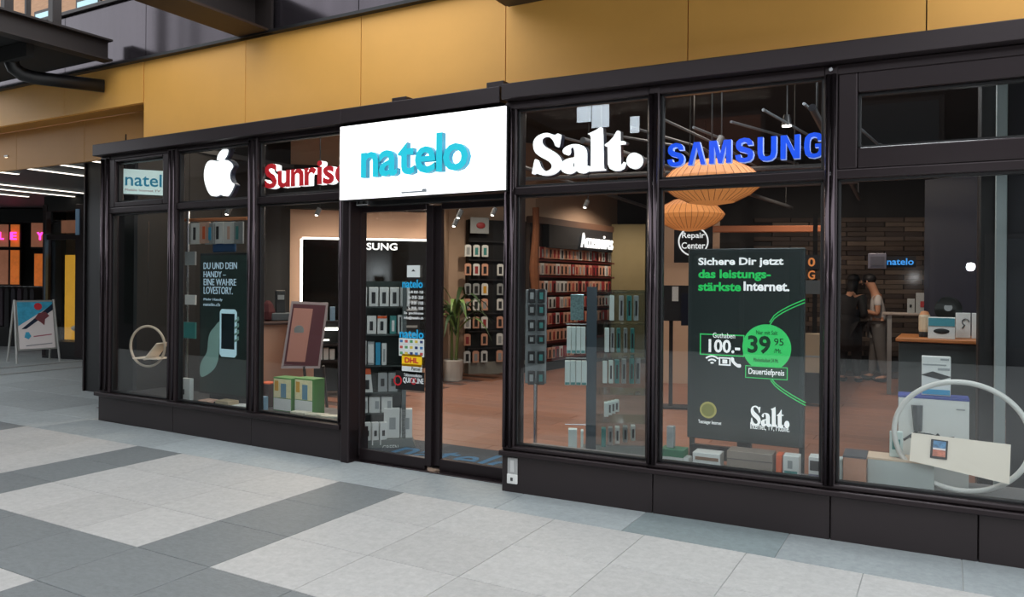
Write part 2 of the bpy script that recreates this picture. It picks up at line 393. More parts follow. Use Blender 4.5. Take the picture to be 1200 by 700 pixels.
# walkway top left
wk=struct('trim_4','dark steel walkway with railing at upper left',(0,0,0))
MB().box((-8.47,-3.4,4.27),(.09,7.2,.25),bev=.006).put('edge_channel',STEEL,wk)
MB().box((-8.42,-3.4,4.38),(.16,7.2,.022)).put('channel_flange',STEEL,wk)
MB().box((-8.42,-3.4,4.155),(.16,7.2,.022)).put('channel_flange',STEEL,wk)
MB().box((-10.0,-3.4,4.22),(3.0,7.2,.06)).put('deck',BLKM,wk)
for yy in (-5.4,-4.2,-3.0,-1.8,-.6): box('joist',(-10,yy,4.10),(2.9,.08,.16),BLKM,wk)
for i,(px,m,ww) in enumerate(((45,WPAINT,.05),(66,WPAINT,.045),(55,STEEL,.06),(37,STEEL,.10),(76,STEEL,.09),(84,STEEL,.05),(95,STEEL,.10))):
    yy=-1.85+ (px-37)*.026
    MB().box((-8.55,yy,5.1),(ww,ww,1.45),bev=.008).put('white_post' if m is WPAINT else 'dark_post',m,wk)
MB().box((-8.56,-3.6,4.95),(.06,2.7,1.1)).put('balustrade_panel',CLAD,wk)
pp=thing('drain_pipe','black elbow drain pipe running down from the walkway into gold fascia','pipe',(0,0,0))
MB().tube([(-9.02,-.55,4.22),(-9.02,-.55,4.06),(-9.02,-.52,3.98),(-9.0,-.44,3.925),(-8.97,-.33,3.91),(-8.62,.28,3.91)],.075,14).put('pipe_run',BLACK,pp,smooth=True)
MB().cyl((-9.02,-.55,4.05),(-9.02,-.55,4.10),.088,14).put('pipe_collar',BLACK,pp)
# sandstone building far above the cladding
fb=thing('background_building','tan brick building glimpsed above the cladding at top left','building',(-26,9,0))
box('wall',(0,0,8),(26,1,16),mat('tan_brick','#a07a5c',.8,noise=.2,nscale=3,stretch=(1,1,6)),fb)
for k in range(9):
    f=box('window',(-9.4+k*2.2,-.52,9.2),(1.2,.08,1.6),STEEL,fb); box('pane',(-9.4+k*2.2,-.57,9.2),(1.0,.02,1.4),mat('sky_glass','#9fc0c8',.1,.3),f)

# ------------------------------------------------------------ building opposite (seen in the glass)
ob=thing('opposite_building','dark brick building across the lane, mirrored in the shop glass','building',(-10,-13,0))
box('wall',(-4,-.5,3.6),(52,1,7.2),mat('dark_brick','#1b1513',.85,noise=.3,nscale=6,stretch=(1,1,5)),ob)
pv=thing('opposite_pavilion','low dark pavilion across the lane, mirrored in the left shop glass','building',(-18.5,-7.2,0))
box('body',(0,0,1.9),(24,4.2,3.8),mat('pavilion_dark','#14171a',.6,noise=.1,nscale=2),pv); box('roof',(0,0,3.86),(24.6,4.8,.12),STEEL,pv)
for k in range(9): box('window_bay',(-10.6+2.65*k,2.12,1.9),(2.2,.08,2.6),mat('pavilion_glass','#10201c',.15),pv)
litw=mat('lit_window_warm','#5a3222',.5,emit=.25); litc=mat('skylight_glow','#e8f4ff',.5,emit=6)
for k in range(13):
    f=box('window',(-26+k*3.6,.03,4.9),(1.7,.1,1.5),STEEL,ob)
    box('pane',(-26+k*3.6,.09,4.9),(1.5,.03,1.3),litw if k%3==0 else mat('dark_pane','#0e1216',.1),f)
for x0_,x1_,z0_,z1_ in ((-7.35,-6.98,5.72,6.25),(-6.95,-6.5,5.55,6.25),(-5.95,-5.72,5.35,5.75)):
    f=box('skylight_stand_in',((x0_+x1_)/2+10,.03,(z0_+z1_)/2),(x1_-x0_+.06,.1,z1_-z0_+.06),STEEL,ob); box('pane',((x0_+x1_)/2+10,.09,(z0_+z1_)/2),(x1_-x0_,.03,z1_-z0_),litc,f)  # added glowing panes, standing in for the skylight mirrored in the glass
for k in range(10):
    f=box('shopfront_window',(-22+k*3.9,.03,1.5),(3.0,.1,2.4),STEEL,ob)
    box('pane',(-22+k*3.9,.09,1.5),(2.8,.03,2.2),mat('dark_pane','#0e1216',.1),f)

# ============================================================ interior shell
fi=struct('floor','reddish wooden plank floor inside the shop')
box('subfloor',(-4.2,7.5,.0),(10.4,13.6,.02),mat('subfloor','#4a3226',.8),fi)
pm=MB().box((0,0,0),(1.795,.245,.016),bev=.002).mesh('plank',WOODF)
k=0
for j in range(0,36):
    yy=.72+.25*j
    for i in range(0,5):
        xx=-6.6+1.8*i+(.9 if j%2 else 0)
        if xx>.8+ (0 if yy<6 else -1): continue
        mkobj('plank',pm,fi,(xx,yy,.018)); k+=1
        if k>170: break
wll=struct('wall_left','dark left side wall of the shop')
def wallseg(name,p,q,z0,z1,m,parent,t=.1):
    p=Vector(p[:2]);q=Vector(q[:2]);d=q-p; a=math.atan2(d.y,d.x); n=Vector((-math.sin(a),math.cos(a)))
    c=(p+q)/2+n*t/2
    return MB().box((c.x,c.y,(z0+z1)/2),(d.length,t,z1-z0),rz=a).put(name,m,parent)
wallseg('wall_panel',(-8.60,.66),(-8.85,3.4),0,4.2,DARKW,wll,-.06)
PW0,PW1,PW2=(-8.85,3.35),(-7.157,4.731),(-7.049,4.906)
wp=struct('wall_peach','peach painted wall behind the left windows')
wallseg('wall_panel',PW0,PW2,0,2.74,PEACH,wp)
wallseg('bulkhead',(PW0[0]+.15,PW0[1]-.15),(PW2[0]+.15,PW2[1]-.15),2.74,3.40,DARKW,wp)
wallseg('upper_wall',PW0,PW2,3.40,4.15,PEACH,wp)
ws=struct('wall_shelf','beige wall and shelf back wall seen through the doors')
S0=(-7.65,6.06); S1=(-7.468,6.277); S2=(-6.604,7.338); S3=(-6.332,10.705); S4=(-5.626,11.103)
wallseg('side_panel',PW2,S0,0,4.2,BEIGE,ws)
wallseg('back_panel',S0,S1,0,4.2,BEIGE,ws)
wallseg('back_panel',S1,S2,0,4.2,BEIGE,ws)
wallseg('back_panel',S2,S3,0,4.2,BEIGE,ws)
wallseg('back_panel',S3,S4,0,4.2,DARKW,ws)
B0=(-5.148,9.306); B1=(0.986,11.615)
wb_=struct('wall_back','dark wall clad in rough split wood strips at the back of the shop')
wallseg('wall_core',B0,B1,0,4.2,DARKW,wb_)
wallseg('wall_core',S4,B0,0,4.2,DARKW,wb_)
wallseg('wall_core',B1,(1.65,8.9),0,4.2,DARKW,wb_)
bd=Vector(B1[:2])-Vector(B0[:2]); ba=math.atan2(bd.y,bd.x); bl=bd.length
SM=[mat('split_wood_%s'%n,c,.75,noise=.3,nscale=6,stretch=(.4,1,3),rand=.22) for n,c in (('dark','#3a302b'),('mid','#4e423a'),('pale','#64574c'))]
ms=[MB().box((0,0,0),(.66,.04,.085),bev=.006).mesh('wood_strip',m) for m in SM]
k=0
for r in range(29):
    z=.35+.09*r
    for c in range(10):
        u=bl*.36+.34+.68*c+(.34 if r%2 else 0)-.34
        if u>bl-.3 or k>285: continue
        o=mkobj('wood_strip',ms[random.choice((0,0,1,1,2))],wb_,(B0[0]+math.cos(ba)*u+math.sin(ba)*(.03+random.random()*.02),B0[1]+math.sin(ba)*u-math.cos(ba)*(.03+random.random()*.02),z),ba); k+=1
wrr=struct('wall_right','dark right side wall of the shop with navy panel')
ce=struct('ceiling','dark open ceiling of the shop')
box('front_lintel',(-3.0,.52,3.70),(9.8,.16,1.2),BLKM,ce)
box('ceiling_slab',(-4.0,7.3,4.25),(10.6,13.6,.08),BLKM,ce)
box('ceiling_slab',(-16.7,6.3,3.36),(16.2,11.3,.06),mat('passage_ceiling','#4c4f52',.5,noise=.04,nscale=2),ce)
wallseg('wall_panel',(1.6,.4),(1.6,9),0,4.2,DARKW,wrr,-.1)
wallseg('navy_panel',(-0.219,4.737),(0.326,4.356),.0,2.85,NAVY,wrr,.06)
c=(0.262,1.507,1.683)
MB().box((c[0],c[1],1.75),(.115,.12,3.5),rz=.1,bev=.01).put('black_column',BLACK,wrr)
c=(0.338,1.263,1.682)
MB().box((c[0],c[1],1.75),(.07,.05,3.5),rz=.0,bev=.005).put('white_post',mat('pale_post','#9aa5a4',.4),wrr)
wallseg('dark_panel',(0.378,1.286),(1.62,.9),0,3.5,mat('blue_black_panel','#14161d',.5),wrr,.05)
# beams, trays and track lights under the ceiling
for i,(x0,y0,x1,y1,z) in enumerate(((-7.4,3.2,-1.2,4.0,2.98),(-7.6,5.2,-1,5.6,2.98),(-4.4,1.2,-4.9,9.5,3.05),(-2.9,1.2,-2.3,8.5,2.95),(-.9,1.0,-1.2,8.0,3.0))):
    t=struct('trim_%d'%(5+i),('grey ceiling track crossing the shop above the peach wall','grey ceiling track crossing deeper inside the shop','grey ceiling track running back above the doors','grey ceiling track running back behind the white serif lettering','grey ceiling track running back behind the blue lettering')[i])
    MB().cyl((x0,y0,z),(x1,y1,z),.03,8).put('rail',mat('track_grey','#6d6e70',.4,.5),t)
    for q in (.05,.95):
        xx,yy=x0+(x1-x0)*q,y0+(y1-y0)*q
        MB().cyl((xx,yy,z),(xx,yy,4.2),.008,6).put('hanger',BLACK,t)
for i in range(9):
    a=(-1.819,4.065,2.575)
    mkobj('cable',MB().tube([(a[0]-1.6+.33*i,a[1]-2.2+.1*(i%3),3.13+.04*(i%4)),(a[0]-1.2+.30*i,a[1]-.6,3.09+.05*((i*3)%4)),(a[0]-1.5+.4*i,a[1]+1.4,3.14+.05*((i*5)%3))],.014,6).mesh('cable',mat('cable_grey','#7b8084',.4,.4)),ce)

# interior lighting
WARM=(1,.80,.62)
lamp('ceiling_light_peach','AREA',(-7.2,3.9,2.72),46,WARM,1.6,rot=(math.radians(-38),0,math.radians(48)),size_y=.5)
lamp('upper_wall_fill_light','AREA',(-7.6,3.0,3.9),80,WARM,1.6,rot=(math.radians(-70),0,math.radians(48)),size_y=.3)  # added lamp, only brightens the peach wall above the bulkhead
lamp('ceiling_light_shelf','SPOT',(-6.1,5.2,3.3),110,(1,.85,.7),.05,spot=2.6)
lamp('ceiling_light_far_shelf','SPOT',(-5.4,8.9,3.5),190,(1,.80,.66),.05,spot=2.6)
lamp('ceiling_light_back','SPOT',(-1.1,6.6,3.7),260,(1,.80,.66),.05,spot=2.4,rot=(math.radians(25),0,0))
lamp('ceiling_light_middle','AREA',(-3.4,4.2,4.0),60,(1,.84,.72),3.0,size_y=1.2)
lamp('ceiling_light_right','AREA',(-.2,1.9,3.7),46,(.95,.97,1),1.4,size_y=.8)
lamp('window_fill_light','AREA',(-1.8,1.0,3.75),40,(.95,.97,1),2.2,size_y=.4)  # added fill lamp, brightens the goods along the right windows
lamp('door_fill_light','AREA',(-4.2,1.1,3.6),36,(1,.95,.9),1.6,size_y=.4)  # added fill lamp above the sightline, brightens the goods inside the doors
lamp('ceiling_light_window_left','AREA',(-6.6,1.3,3.6),24,(1,.92,.85),2.4,size_y=.4)

# ============================================================ SIGNS on the shop front
CYAN=mat('cyan_letter','#22c4d8',.4,emit=.35); CYAND=mat('cyan_letter_side','#1593b4',.4)
lb=thing('lightbox_sign','white lightbox sign with cyan lettering over the glass doors','sign',LO,AL)
lx0=(3.854,2.708)[0]; lx1=(5.578,2.682)[0]; lz1=((3.851,3.032)[1]+(5.575,3.008)[1])/2; lz0=((3.858,2.366)[1]+(5.581,2.371)[1])/2
MB().box(((lx0+lx1)/2,-.03,(lz0+lz1)/2),(lx1-lx0+.016,.14,lz1-lz0+.016),bev=.006).put('housing',BLACK,lb)
box('light_panel',((lx0+lx1)/2,-.108,(lz0+lz1)/2),(lx1-lx0,.015,lz1-lz0),SIGNW,lb)
na0=(4.153,2.548); na1=(5.268,2.526); na2=(4.989,2.857)
letters('natelo',na0[0],na1[0],(na0[1]+na1[1])/2,na2[1],CYAN,lb,-.15,.05,.02,.25,side=CYAND)
c=(4.691,2.397); MB().box((c[0],-.121,c[1]),(.26,.012,.012)).box((c[0]+.11,-.121,c[1]+.01),(.04,.014,.02)).put('service_latch',mat('grey_print','#8a9096',.6),lb)

BLUEP=mat('blue_print','#1c8fb4',.6,emit=.25); PALE=mat('pale_sign_glow','#d6efec',.5,emit=.5)
a=(-8.392,0.339,2.723)
sb=thing('small_lightbox','small pale blue-lettered lightbox hanging behind the end window vent','sign',(a[0],a[1],0),0.9620-.05)
box('housing',(.29,.06,2.79),(.58,.10,.30),mat('grey_housing','#5d6668',.5),sb)
box('light_panel',(.29,.005,2.79),(.57,.012,.29),PALE,sb)
text('lettering','natelo',.05,.56,2.74,2.89,BLUEP,sb,-.004,.003,.01)
text('small_print','Mobile Internet TV',.05,.42,2.68,2.705,mat('red_print','#a44a50',.6),sb,-.004,.002)
MB().cyl((.05,.06,2.94),(.05,.06,3.35),.008,6).put('hanger',BLACK,sb)
MB().cyl((.52,.06,2.94),(.52,.06,3.35),.008,6).put('hanger',BLACK,sb)

LETW=mat('white_letter_glow','#ffffff',.4,emit=1.1); HALO=mat('dark_blue_return','#16233c',.5)
ap=thing('fruit_emblem_sign','white glowing bitten apple emblem hung behind the second window','sign',LO,AL)
body=[(1.958,2.869),(1.911,2.889),(1.862,2.898),(1.805,2.884),(1.765,2.833),(1.749,2.76),(1.759,2.685),(1.784,2.623),(1.826,2.56),(1.877,2.524),(1.921,2.526),(1.972,2.538),(2.026,2.527),(2.071,2.514),(2.114,2.545),(2.149,2.593),(2.168,2.634),(2.129,2.659),(2.105,2.695),(2.098,2.737),(2.112,2.776),(2.147,2.819),(2.123,2.857),(2.077,2.884),(2.037,2.891),(1.997,2.882)]
leafp=[(1.959,2.89),(1.957,2.92),(1.975,2.952),(2.01,2.982),(2.066,3.002),(2.07,2.978),(2.051,2.937),(2.007,2.903)]
shape('emblem_body',[smoothpoly(body,3)],.05,LETW,ap,(0,.10,0)); shape('emblem_leaf',[smoothpoly(leafp,3)],.05,LETW,ap,(0,.10,0))
def swell(pts,k):
    cx=sum(p[0] for p in pts)/len(pts); cz=sum(p[1] for p in pts)/len(pts)
    return [(cx+(x-cx)*k,cz+(z-cz)*k) for x,z in pts]
shape('emblem_return',[smoothpoly(swell(body,1.07),3)],.05,HALO,ap,(0,.16,0)); shape('leaf_return',[smoothpoly(swell(leafp,1.25),3)],.05,HALO,ap,(0,.16,0))
MB().cyl((2.14,.15,2.98),(2.14,.15,3.2),.01,6).put('hanger',BLACK,ap)

REDL=mat('red_letter','#d8232f',.4,emit=.25)
su=thing('red_lettering_sign','red lettering with white edges in the window left of the lightbox','sign',LO,AL)
k0=[(2.656,2.502),(2.665,2.773),(3.648,2.515)]
letters('Sunrise',k0[0][0],k0[2][0]+.14,2.555,2.80,REDL,su,.12,.07,.03,.3,side=LETW)
shape('letter_foot_bar',[[(k0[0][0],2.50),(k0[2][0],2.50),(k0[2][0],2.51),(k0[0][0],2.51)]],.03,mat('sign_rail','#2a2a2c',.5),su,(0,.14,0))

# heavy serif outlines, drawn once and used on the big sign and on the poster
Spts=[(0.396,2.798),(0.388,2.755),(0.379,2.706),(0.364,2.71),(0.346,2.75),(0.312,2.781),(0.27,2.793),(0.236,2.78),(0.232,2.751),(0.256,2.719),(0.307,2.687),(0.361,2.652),(0.394,2.612),(0.404,2.57),(0.386,2.527),(0.345,2.497),(0.291,2.486),(0.236,2.492),(0.19,2.51),(0.175,2.503),(0.165,2.507),(0.175,2.556),(0.188,2.612),(0.204,2.608),(0.221,2.565),(0.251,2.53),(0.294,2.517),(0.328,2.533),(0.335,2.561),(0.308,2.592),(0.25,2.625),(0.198,2.662),(0.176,2.706),(0.176,2.755),(0.203,2.792),(0.252,2.812),(0.3,2.814),(0.342,2.798),(0.364,2.793),(0.378,2.8)]
Apts=[(0.643,2.535),(0.631,2.504),(0.597,2.487),(0.559,2.491),(0.533,2.513),(0.504,2.496),(0.469,2.488),(0.43,2.501),(0.411,2.534),(0.418,2.572),(0.453,2.597),(0.497,2.607),(0.523,2.61),(0.525,2.648),(0.515,2.683),(0.497,2.695),(0.478,2.69),(0.476,2.673),(0.476,2.651),(0.46,2.635),(0.436,2.643),(0.426,2.666),(0.445,2.69),(0.487,2.707),(0.538,2.709),(0.585,2.695),(0.608,2.661),(0.612,2.621),(0.612,2.551),(0.619,2.528),(0.632,2.534)]
Ahol=[(0.524,2.596),(0.502,2.583),(0.492,2.555),(0.5,2.531),(0.517,2.53),(0.526,2.54)]
Lpts=[(0.632,2.779),(0.659,2.788),(0.7,2.803),(0.738,2.823),(0.742,2.76),(0.747,2.548),(0.751,2.514),(0.765,2.507),(0.766,2.498),(0.634,2.498),(0.634,2.507),(0.654,2.513),(0.66,2.532),(0.659,2.745),(0.653,2.767)]
Tpts=[(0.878,2.784),(0.879,2.703),(0.921,2.703),(0.921,2.685),(0.879,2.685),(0.882,2.55),(0.889,2.526),(0.907,2.529),(0.922,2.549),(0.924,2.537),(0.911,2.504),(0.879,2.489),(0.841,2.489),(0.81,2.506),(0.796,2.538),(0.793,2.679),(0.771,2.678),(0.771,2.688),(0.804,2.708),(0.837,2.739),(0.864,2.781)]
dotc=[(0.999,2.553),(1.056,2.549)]
dr_=dotc[1][0]-dotc[0][0]; Dpts=[(dotc[0][0]+dr_*math.cos(a*PI/14),dotc[0][1]+dr_*1.02*math.sin(a*PI/14)) for a in range(28)]
SALT=[('S',[smoothpoly(Spts,2)]),('a',[smoothpoly(Apts,2),Ahol]),('l',[Lpts]),('t',[Tpts]),('.',[Dpts])]
sa=thing('white_serif_sign','white glowing heavy serif lettering in the transom window right of the lightbox','sign',RO,AR)
for ch,pl in SALT:
    shape('letter',pl,.05,LETW,sa,(0,.12,0)); shape('letter_return',[swell(p,1.035) if i==0 else p for i,p in enumerate(pl)],.05,HALO,sa,(0,.18,0))
sas=[p for _,pl in SALT for q in pl for p in q]; SX0,SX1=min(p[0] for p in sas),max(p[0] for p in sas); SZ0,SZ1=min(p[1] for p in sas),max(p[1] for p in sas)
def salt_small(x0,x1,z0,z1,parent,y,m):
    for ch,pl in SALT:
        shape('letter',[[(x0+(x-SX0)/(SX1-SX0)*(x1-x0),z0+(z-SZ0)/(SZ1-SZ0)*(z1-z0)) for x,z in p] for p in pl],.004,m,parent,(0,y,0))

BLUEL=mat('blue_letter','#1450e0',.35,emit=.9); BLUES=mat('pale_blue_edge','#a8c0ff',.4,emit=.7)
sm_=thing('blue_lettering_sign','bright blue capital lettering in the transom above the orange pendant lamps','sign',RO,AR)
bl=[(-2.27,5.295)]
q=[(1.25,2.492),(2.303,2.484),(1.249,2.665),(2.302,2.653)]
letters('SΛMSUNG',q[0][0],q[1][0],(q[0][1]+q[1][1])/2,(q[2][1]+q[3][1])/2,BLUEL,sm_,.12,.05,-1,2.6,side=BLUES)

# ============================================================ poster totem (dark, green disc)
PG=mat('poster_dark_print','#26302f',.35,emit=.12); PGREEN=mat('poster_green_print','#3cd06c',.5,emit=.45); PWHITE=mat('poster_white_print','#f4f6f6',.5,emit=.6)
PGT=mat('poster_green_text','#27c860',.5,emit=.5); PDG=mat('poster_dark_green_text','#1c5034',.5)
to=thing('poster_totem','tall dark poster stand with green price disc behind the fifth window','poster',RO,AR)
def RR(px,py): pass
k=[(1.312,1.911),(1.323,0.502),(2.147,1.913),(2.157,0.457)]
pu0,pu1=k[0][0],k[2][0]; pz0=(k[1][1]+k[3][1])/2; pz1=(k[0][1]+k[2][1])/2
MB().box(((pu0+pu1)/2,.50,(pz0+pz1)/2),(pu1-pu0,.06,pz1-pz0),bev=.006).put('frame',mat('totem_frame','#3a4444',.4,.3),to)
box('printed_face',((pu0+pu1)/2,.467,(pz0+pz1)/2),(pu1-pu0-.06,.006,pz1-pz0-.06),PG,to)
MB().box(((pu0+pu1)/2,.52,.33),(.10,.05,.5)).put('stand_post',BLACK,to)
MB().box(((pu0+pu1)/2,.52,.03),(.62,.16,.02),bev=.004).put('base_plate',BLACK,to)
MB().box(((pu0+pu1)/2-.24,.50,.38),(.30,.05,.10)).put('foot_bracket',BLACK,to)
MB().box((pu0+.02,.55,.42),(.035,.035,.80)).put('leg',mat('totem_frame','#3a4444'),to); MB().box((pu1-.02,.55,.42),(.035,.035,.80)).put('leg',mat('totem_frame','#3a4444'),to)
py=.46
def ptxt(name,s,a,b,m,off=.0,space=1.0): return text(name,s,a[0],b[0],a[1],b[1],m,to,py,.003,off,space)
ptxt('headline','Sichere Dir jetzt',(1.391,1.772),(2.003,1.845),PWHITE,.03)
ptxt('headline','das leistungs-',(1.392,1.672),(1.916,1.756),PGT,.03)
ptxt('headline','stärkste',(1.392,1.595),(1.706,1.662),PGT,.03)
ptxt('headline','Internet.',(1.725,1.599),(2.045,1.668),PWHITE,.03)
dc=(1.89,1.188); dr0=(2.06,1.196)[0]-dc[0]
disc=[(dc[0]+dr0*math.cos(a*PI/24),dc[1]+dr0*math.sin(a*PI/24)) for a in range(48)]
shape('price_disc',[disc],.004,PGREEN,to,(0,.461,0)); py=.456
ptxt('price','39',(1.759,1.144),(1.919,1.275),PDG,.03)
ptxt('price_small','95',(1.943,1.209),(2.008,1.26),PDG)
ptxt('price_small','/Mt.',(1.944,1.153),(1.996,1.186),PDG)
ptxt('price_small','Nur mit Salt',(1.818,1.284),(1.966,1.314),PDG)
ptxt('price_small','Mindestlaufzeit 24 Mt.',(1.801,1.084),(1.974,1.112),PDG)
py=.46
def outline(name,a,b,t,m,y=.461):
    shape(name,[[(a[0],a[1]),(b[0],a[1]),(b[0],b[1]),(a[0],b[1])],[(a[0]+t,a[1]+t),(b[0]-t,a[1]+t),(b[0]-t,b[1]-t),(a[0]+t,b[1]-t)]],.004,m,to,(0,y,0))
outline('voucher_outline',(1.406,1.114),(1.733,1.274),.008,PGREEN,.464)
ptxt('voucher_value','100.-',(1.473,1.136),(1.703,1.235),PWHITE,.025)
ptxt('voucher_title','Guthaben',(1.504,1.246),(1.666,1.284),PWHITE)
a=(1.742,0.962); b=(2.038,1.054)
shape('badge',[[(a[0],a[1]),(b[0],a[1]),(b[0],b[1]),(a[0],b[1])]],.004,PDG,to,(0,.458,0)); outline('badge_outline',a,b,.006,PGREEN,.456); py=.4545
ptxt('badge_text','Dauertiefpreis',(1.766,0.979),(2.015,1.035),PWHITE,.01); py=.46
c=(1.499,1.042)
for rr in (.02,.045,.07):
    arc=[(c[0]+rr*math.cos(t),c[1]+.002+rr*math.sin(t)) for t in [PI*(.25+.05*i) for i in range(11)]]+[(c[0]+(rr-.012)*math.cos(t),c[1]+.002+(rr-.012)*math.sin(t)) for t in [PI*(.75-.05*i) for i in range(11)]]
    shape('wireless_icon',[arc],.004,PWHITE,to,(0,.461,0))
outline('screen_icon',(1.549,1.042),(1.636,1.103),.010,PWHITE)
c=(1.593,1.072); box('screen_icon_dot',(c[0],.461,c[1]),(.035,.004,.03),PWHITE,to)
c=(1.674,1.071); shape('phone_icon',[smoothpoly([(c[0]-.035,c[1]+.035),(c[0]-.015,c[1]+.03),(c[0]-.012,c[1]+.01),(c[0]+.01,c[1]-.012),(c[0]+.032,c[1]-.012),(c[0]+.036,c[1]-.034),(c[0]+.01,c[1]-.036),(c[0]-.03,c[1]+.0)],2)],.004,PWHITE,to,(0,.461,0))
def ribbon(name,pts,wd,m):
    mb=MB(); mb.tube([(x,.462,z) for x,z in pts],wd,6); mb.put(name,m,to)
for o_ in (0,1):
    ribbon('green_arc',[(dc[0]+.02+.24*t+.0*o_,dc[1]+dr0*.96+.17*t**.6+.022*o_) for t in [i/8 for i in range(9)]],.004,PGREEN)
    ribbon('green_arc',[(dc[0]+.03+.24*t,dc[1]-dr0*1.25-.165*t**.7-.02*o_) for t in [i/8 for i in range(9)]],.004,PGREEN)
c=(1.473,0.702); MB().cyl((c[0],.464,c[1]),(c[0],.458,c[1]),.062,24).put('gold_seal',mat('gold_seal','#b9b064',.4,emit=.2),to)
MB().cyl((c[0],.460,c[1]),(c[0],.456,c[1]),.048,24).put('gold_seal_centre',mat('olive_seal','#8c8c48',.4,emit=.15),to)
ptxt('seal_caption','Testsieger Internet',(1.4,0.59),(1.571,0.624),PWHITE)
a=(1.781,0.615); b=(2.052,0.766); salt_small(a[0],b[0],a[1],b[1],to,.46,PWHITE)
ptxt('caption','Internet, TV, Mobile.',(1.781,0.584),(2.053,0.638),PWHITE)

# ============================================================ dark poster with the hand and telephone
lo_=thing('hand_poster','dark green poster of a hand holding a white telephone behind the second window','poster',LO,AL)
def Lq(*a): return a
k=[(1.314,1.941),(2.106,1.931),(1.333,0.367),(2.124,0.332)]
u0,u1,z0,z1=k[0][0],k[1][0]+.06,k[2][1]+.02,k[0][1]
MB().box(((u0+u1)/2,.39,(z0+z1)/2),(u1-u0,.05,z1-z0),bev=.005).put('frame',BLACK,lo_)
box('printed_face',((u0+u1)/2,.362,(z0+z1)/2),(u1-u0-.05,.006,z1-z0-.05),mat('poster_green_black','#1a2b28',.4,emit=.08,noise=.5,nscale=3),lo_)
MB().box(((u0+u1)/2,.42,(.317+z0)/2),(.5,.1,z0-.317)).put('stand',BLACK,lo_)
PLB=mat('pale_blue_print','#bcd6e6',.5,emit=.35)
for s_,a,b in (('DU UND DEIN',(1.388,1.765),(1.933,1.837)),('HANDY –',(1.389,1.675),(1.756,1.741)),('EINE WAHRE',(1.391,1.586),(1.921,1.659)),('LOVESTORY.',(1.392,1.491),(1.868,1.572)),('Mehr Handy',(1.393,1.411),(1.704,1.445)),('natelo.ch',(1.393,1.359),(1.663,1.393))):
    text('headline',s_,a[0],b[0],a[1],b[1],PLB,lo_,.357,.003,.0)
hand=[(1.349,0.584),(1.409,0.576),(1.571,0.664),(1.641,0.779),(1.658,0.929),(1.657,1.014),(1.711,1.075),(1.703,1.185),(1.655,1.194),(1.582,1.134),(1.508,1.067),(1.476,0.984),(1.458,0.854),(1.374,0.753),(1.341,0.675)]
shape('printed_hand',[smoothpoly(hand,3)],.004,mat('printed_skin','#7fa39a',.6,emit=.12),lo_,(0,.357,0))
a=(1.67,0.813); b=(1.939,1.33)
shape('printed_telephone',[[(a[0],a[1]+.03),(a[0]+.03,a[1]),(b[0]-.03,a[1]),(b[0],a[1]+.03),(b[0],b[1]-.03),(b[0]-.03,b[1]),(a[0]+.03,b[1]),(a[0],b[1]-.03)]],.006,mat('printed_white','#b4d6e0',.5,emit=.4),lo_,(0,.355,0))
box('printed_screen',((a[0]+b[0])/2,.351,(a[1]+b[1])/2+.02),(b[0]-a[0]-.06,.004,(b[1]-a[1])*.74),mat('printed_screen','#16262c',.3),lo_)
ff=MB()
for i,zz in enumerate((.0,.07,.14,.21)): ff.tube([(b[0]-.02,.352,a[1]+.18+zz),(b[0]+.025,.352,a[1]+.2+zz),(b[0]+.02,.352,a[1]+.23+zz)],.014,6)
ff.put('printed_fingertips',mat('printed_skin','#7fa39a'),lo_)

# ============================================================ pendant lamps
PAP=mat('orange_pleated_paper','#e2904e',.6,emit=.42)
PAPR=mat('orange_lamp_rib','#b06a3c',.6)
def pendant(label,c,r,h):
    t=thing('pendant_lamp',label,'lamp',c)
    pr=[(r*.12,h*.5),(r*.45,h*.46),(r*.78,h*.27),(r*.95,h*.09),(r,0),(r*.93,-h*.12),(r*.75,-h*.28),(r*.45,-h*.44),(r*.12,-h*.5)]
    MB().lathe(pr,72,jit=-.012).put('shade',PAP,t)
    m=MB()
    for k in range(36):
        a=2*PI*k/36; m.tube([((rr*1.002)*math.cos(a),(rr*1.002)*math.sin(a),z) for rr,z in pr[1:-1]],.0025,4)
    m.put('rib_lines',PAPR,t)
    MB().cyl((0,0,h*.5),(0,0,h*.5+.05),.03,12).put('ceiling_cap',BLACK,t)
    MB().cyl((0,0,h*.5),(0,0,4.2-c[2]),.006,6).put('cord',BLACK,t)
c1=(-1.676,1.047,2.477); c2=(-2.414,2.927,2.387)
pendant('larger-looking orange pleated pendant lamp directly under the blue lettering',c1,.405,.37)
pendant('lower orange pleated pendant lamp tucked behind the mullion, above the round repair sign',c2,.37,.35)
sp=thing('spotlight','small white spotlight hanging above the letter N of the blue lettering','spotlight',(-1.362,2.601,3.196))
MB().cyl((0,0,.0),(0,0,.10),.05,16,r2=.03).put('lamp_head',BLACK,sp); MB().cyl((0,0,-.012),(0,0,.0),.045,16).put('lens',LEDW,sp); MB().cyl((0,0,.1),(0,0,.9),.008,6).put('stem',BLACK,sp)
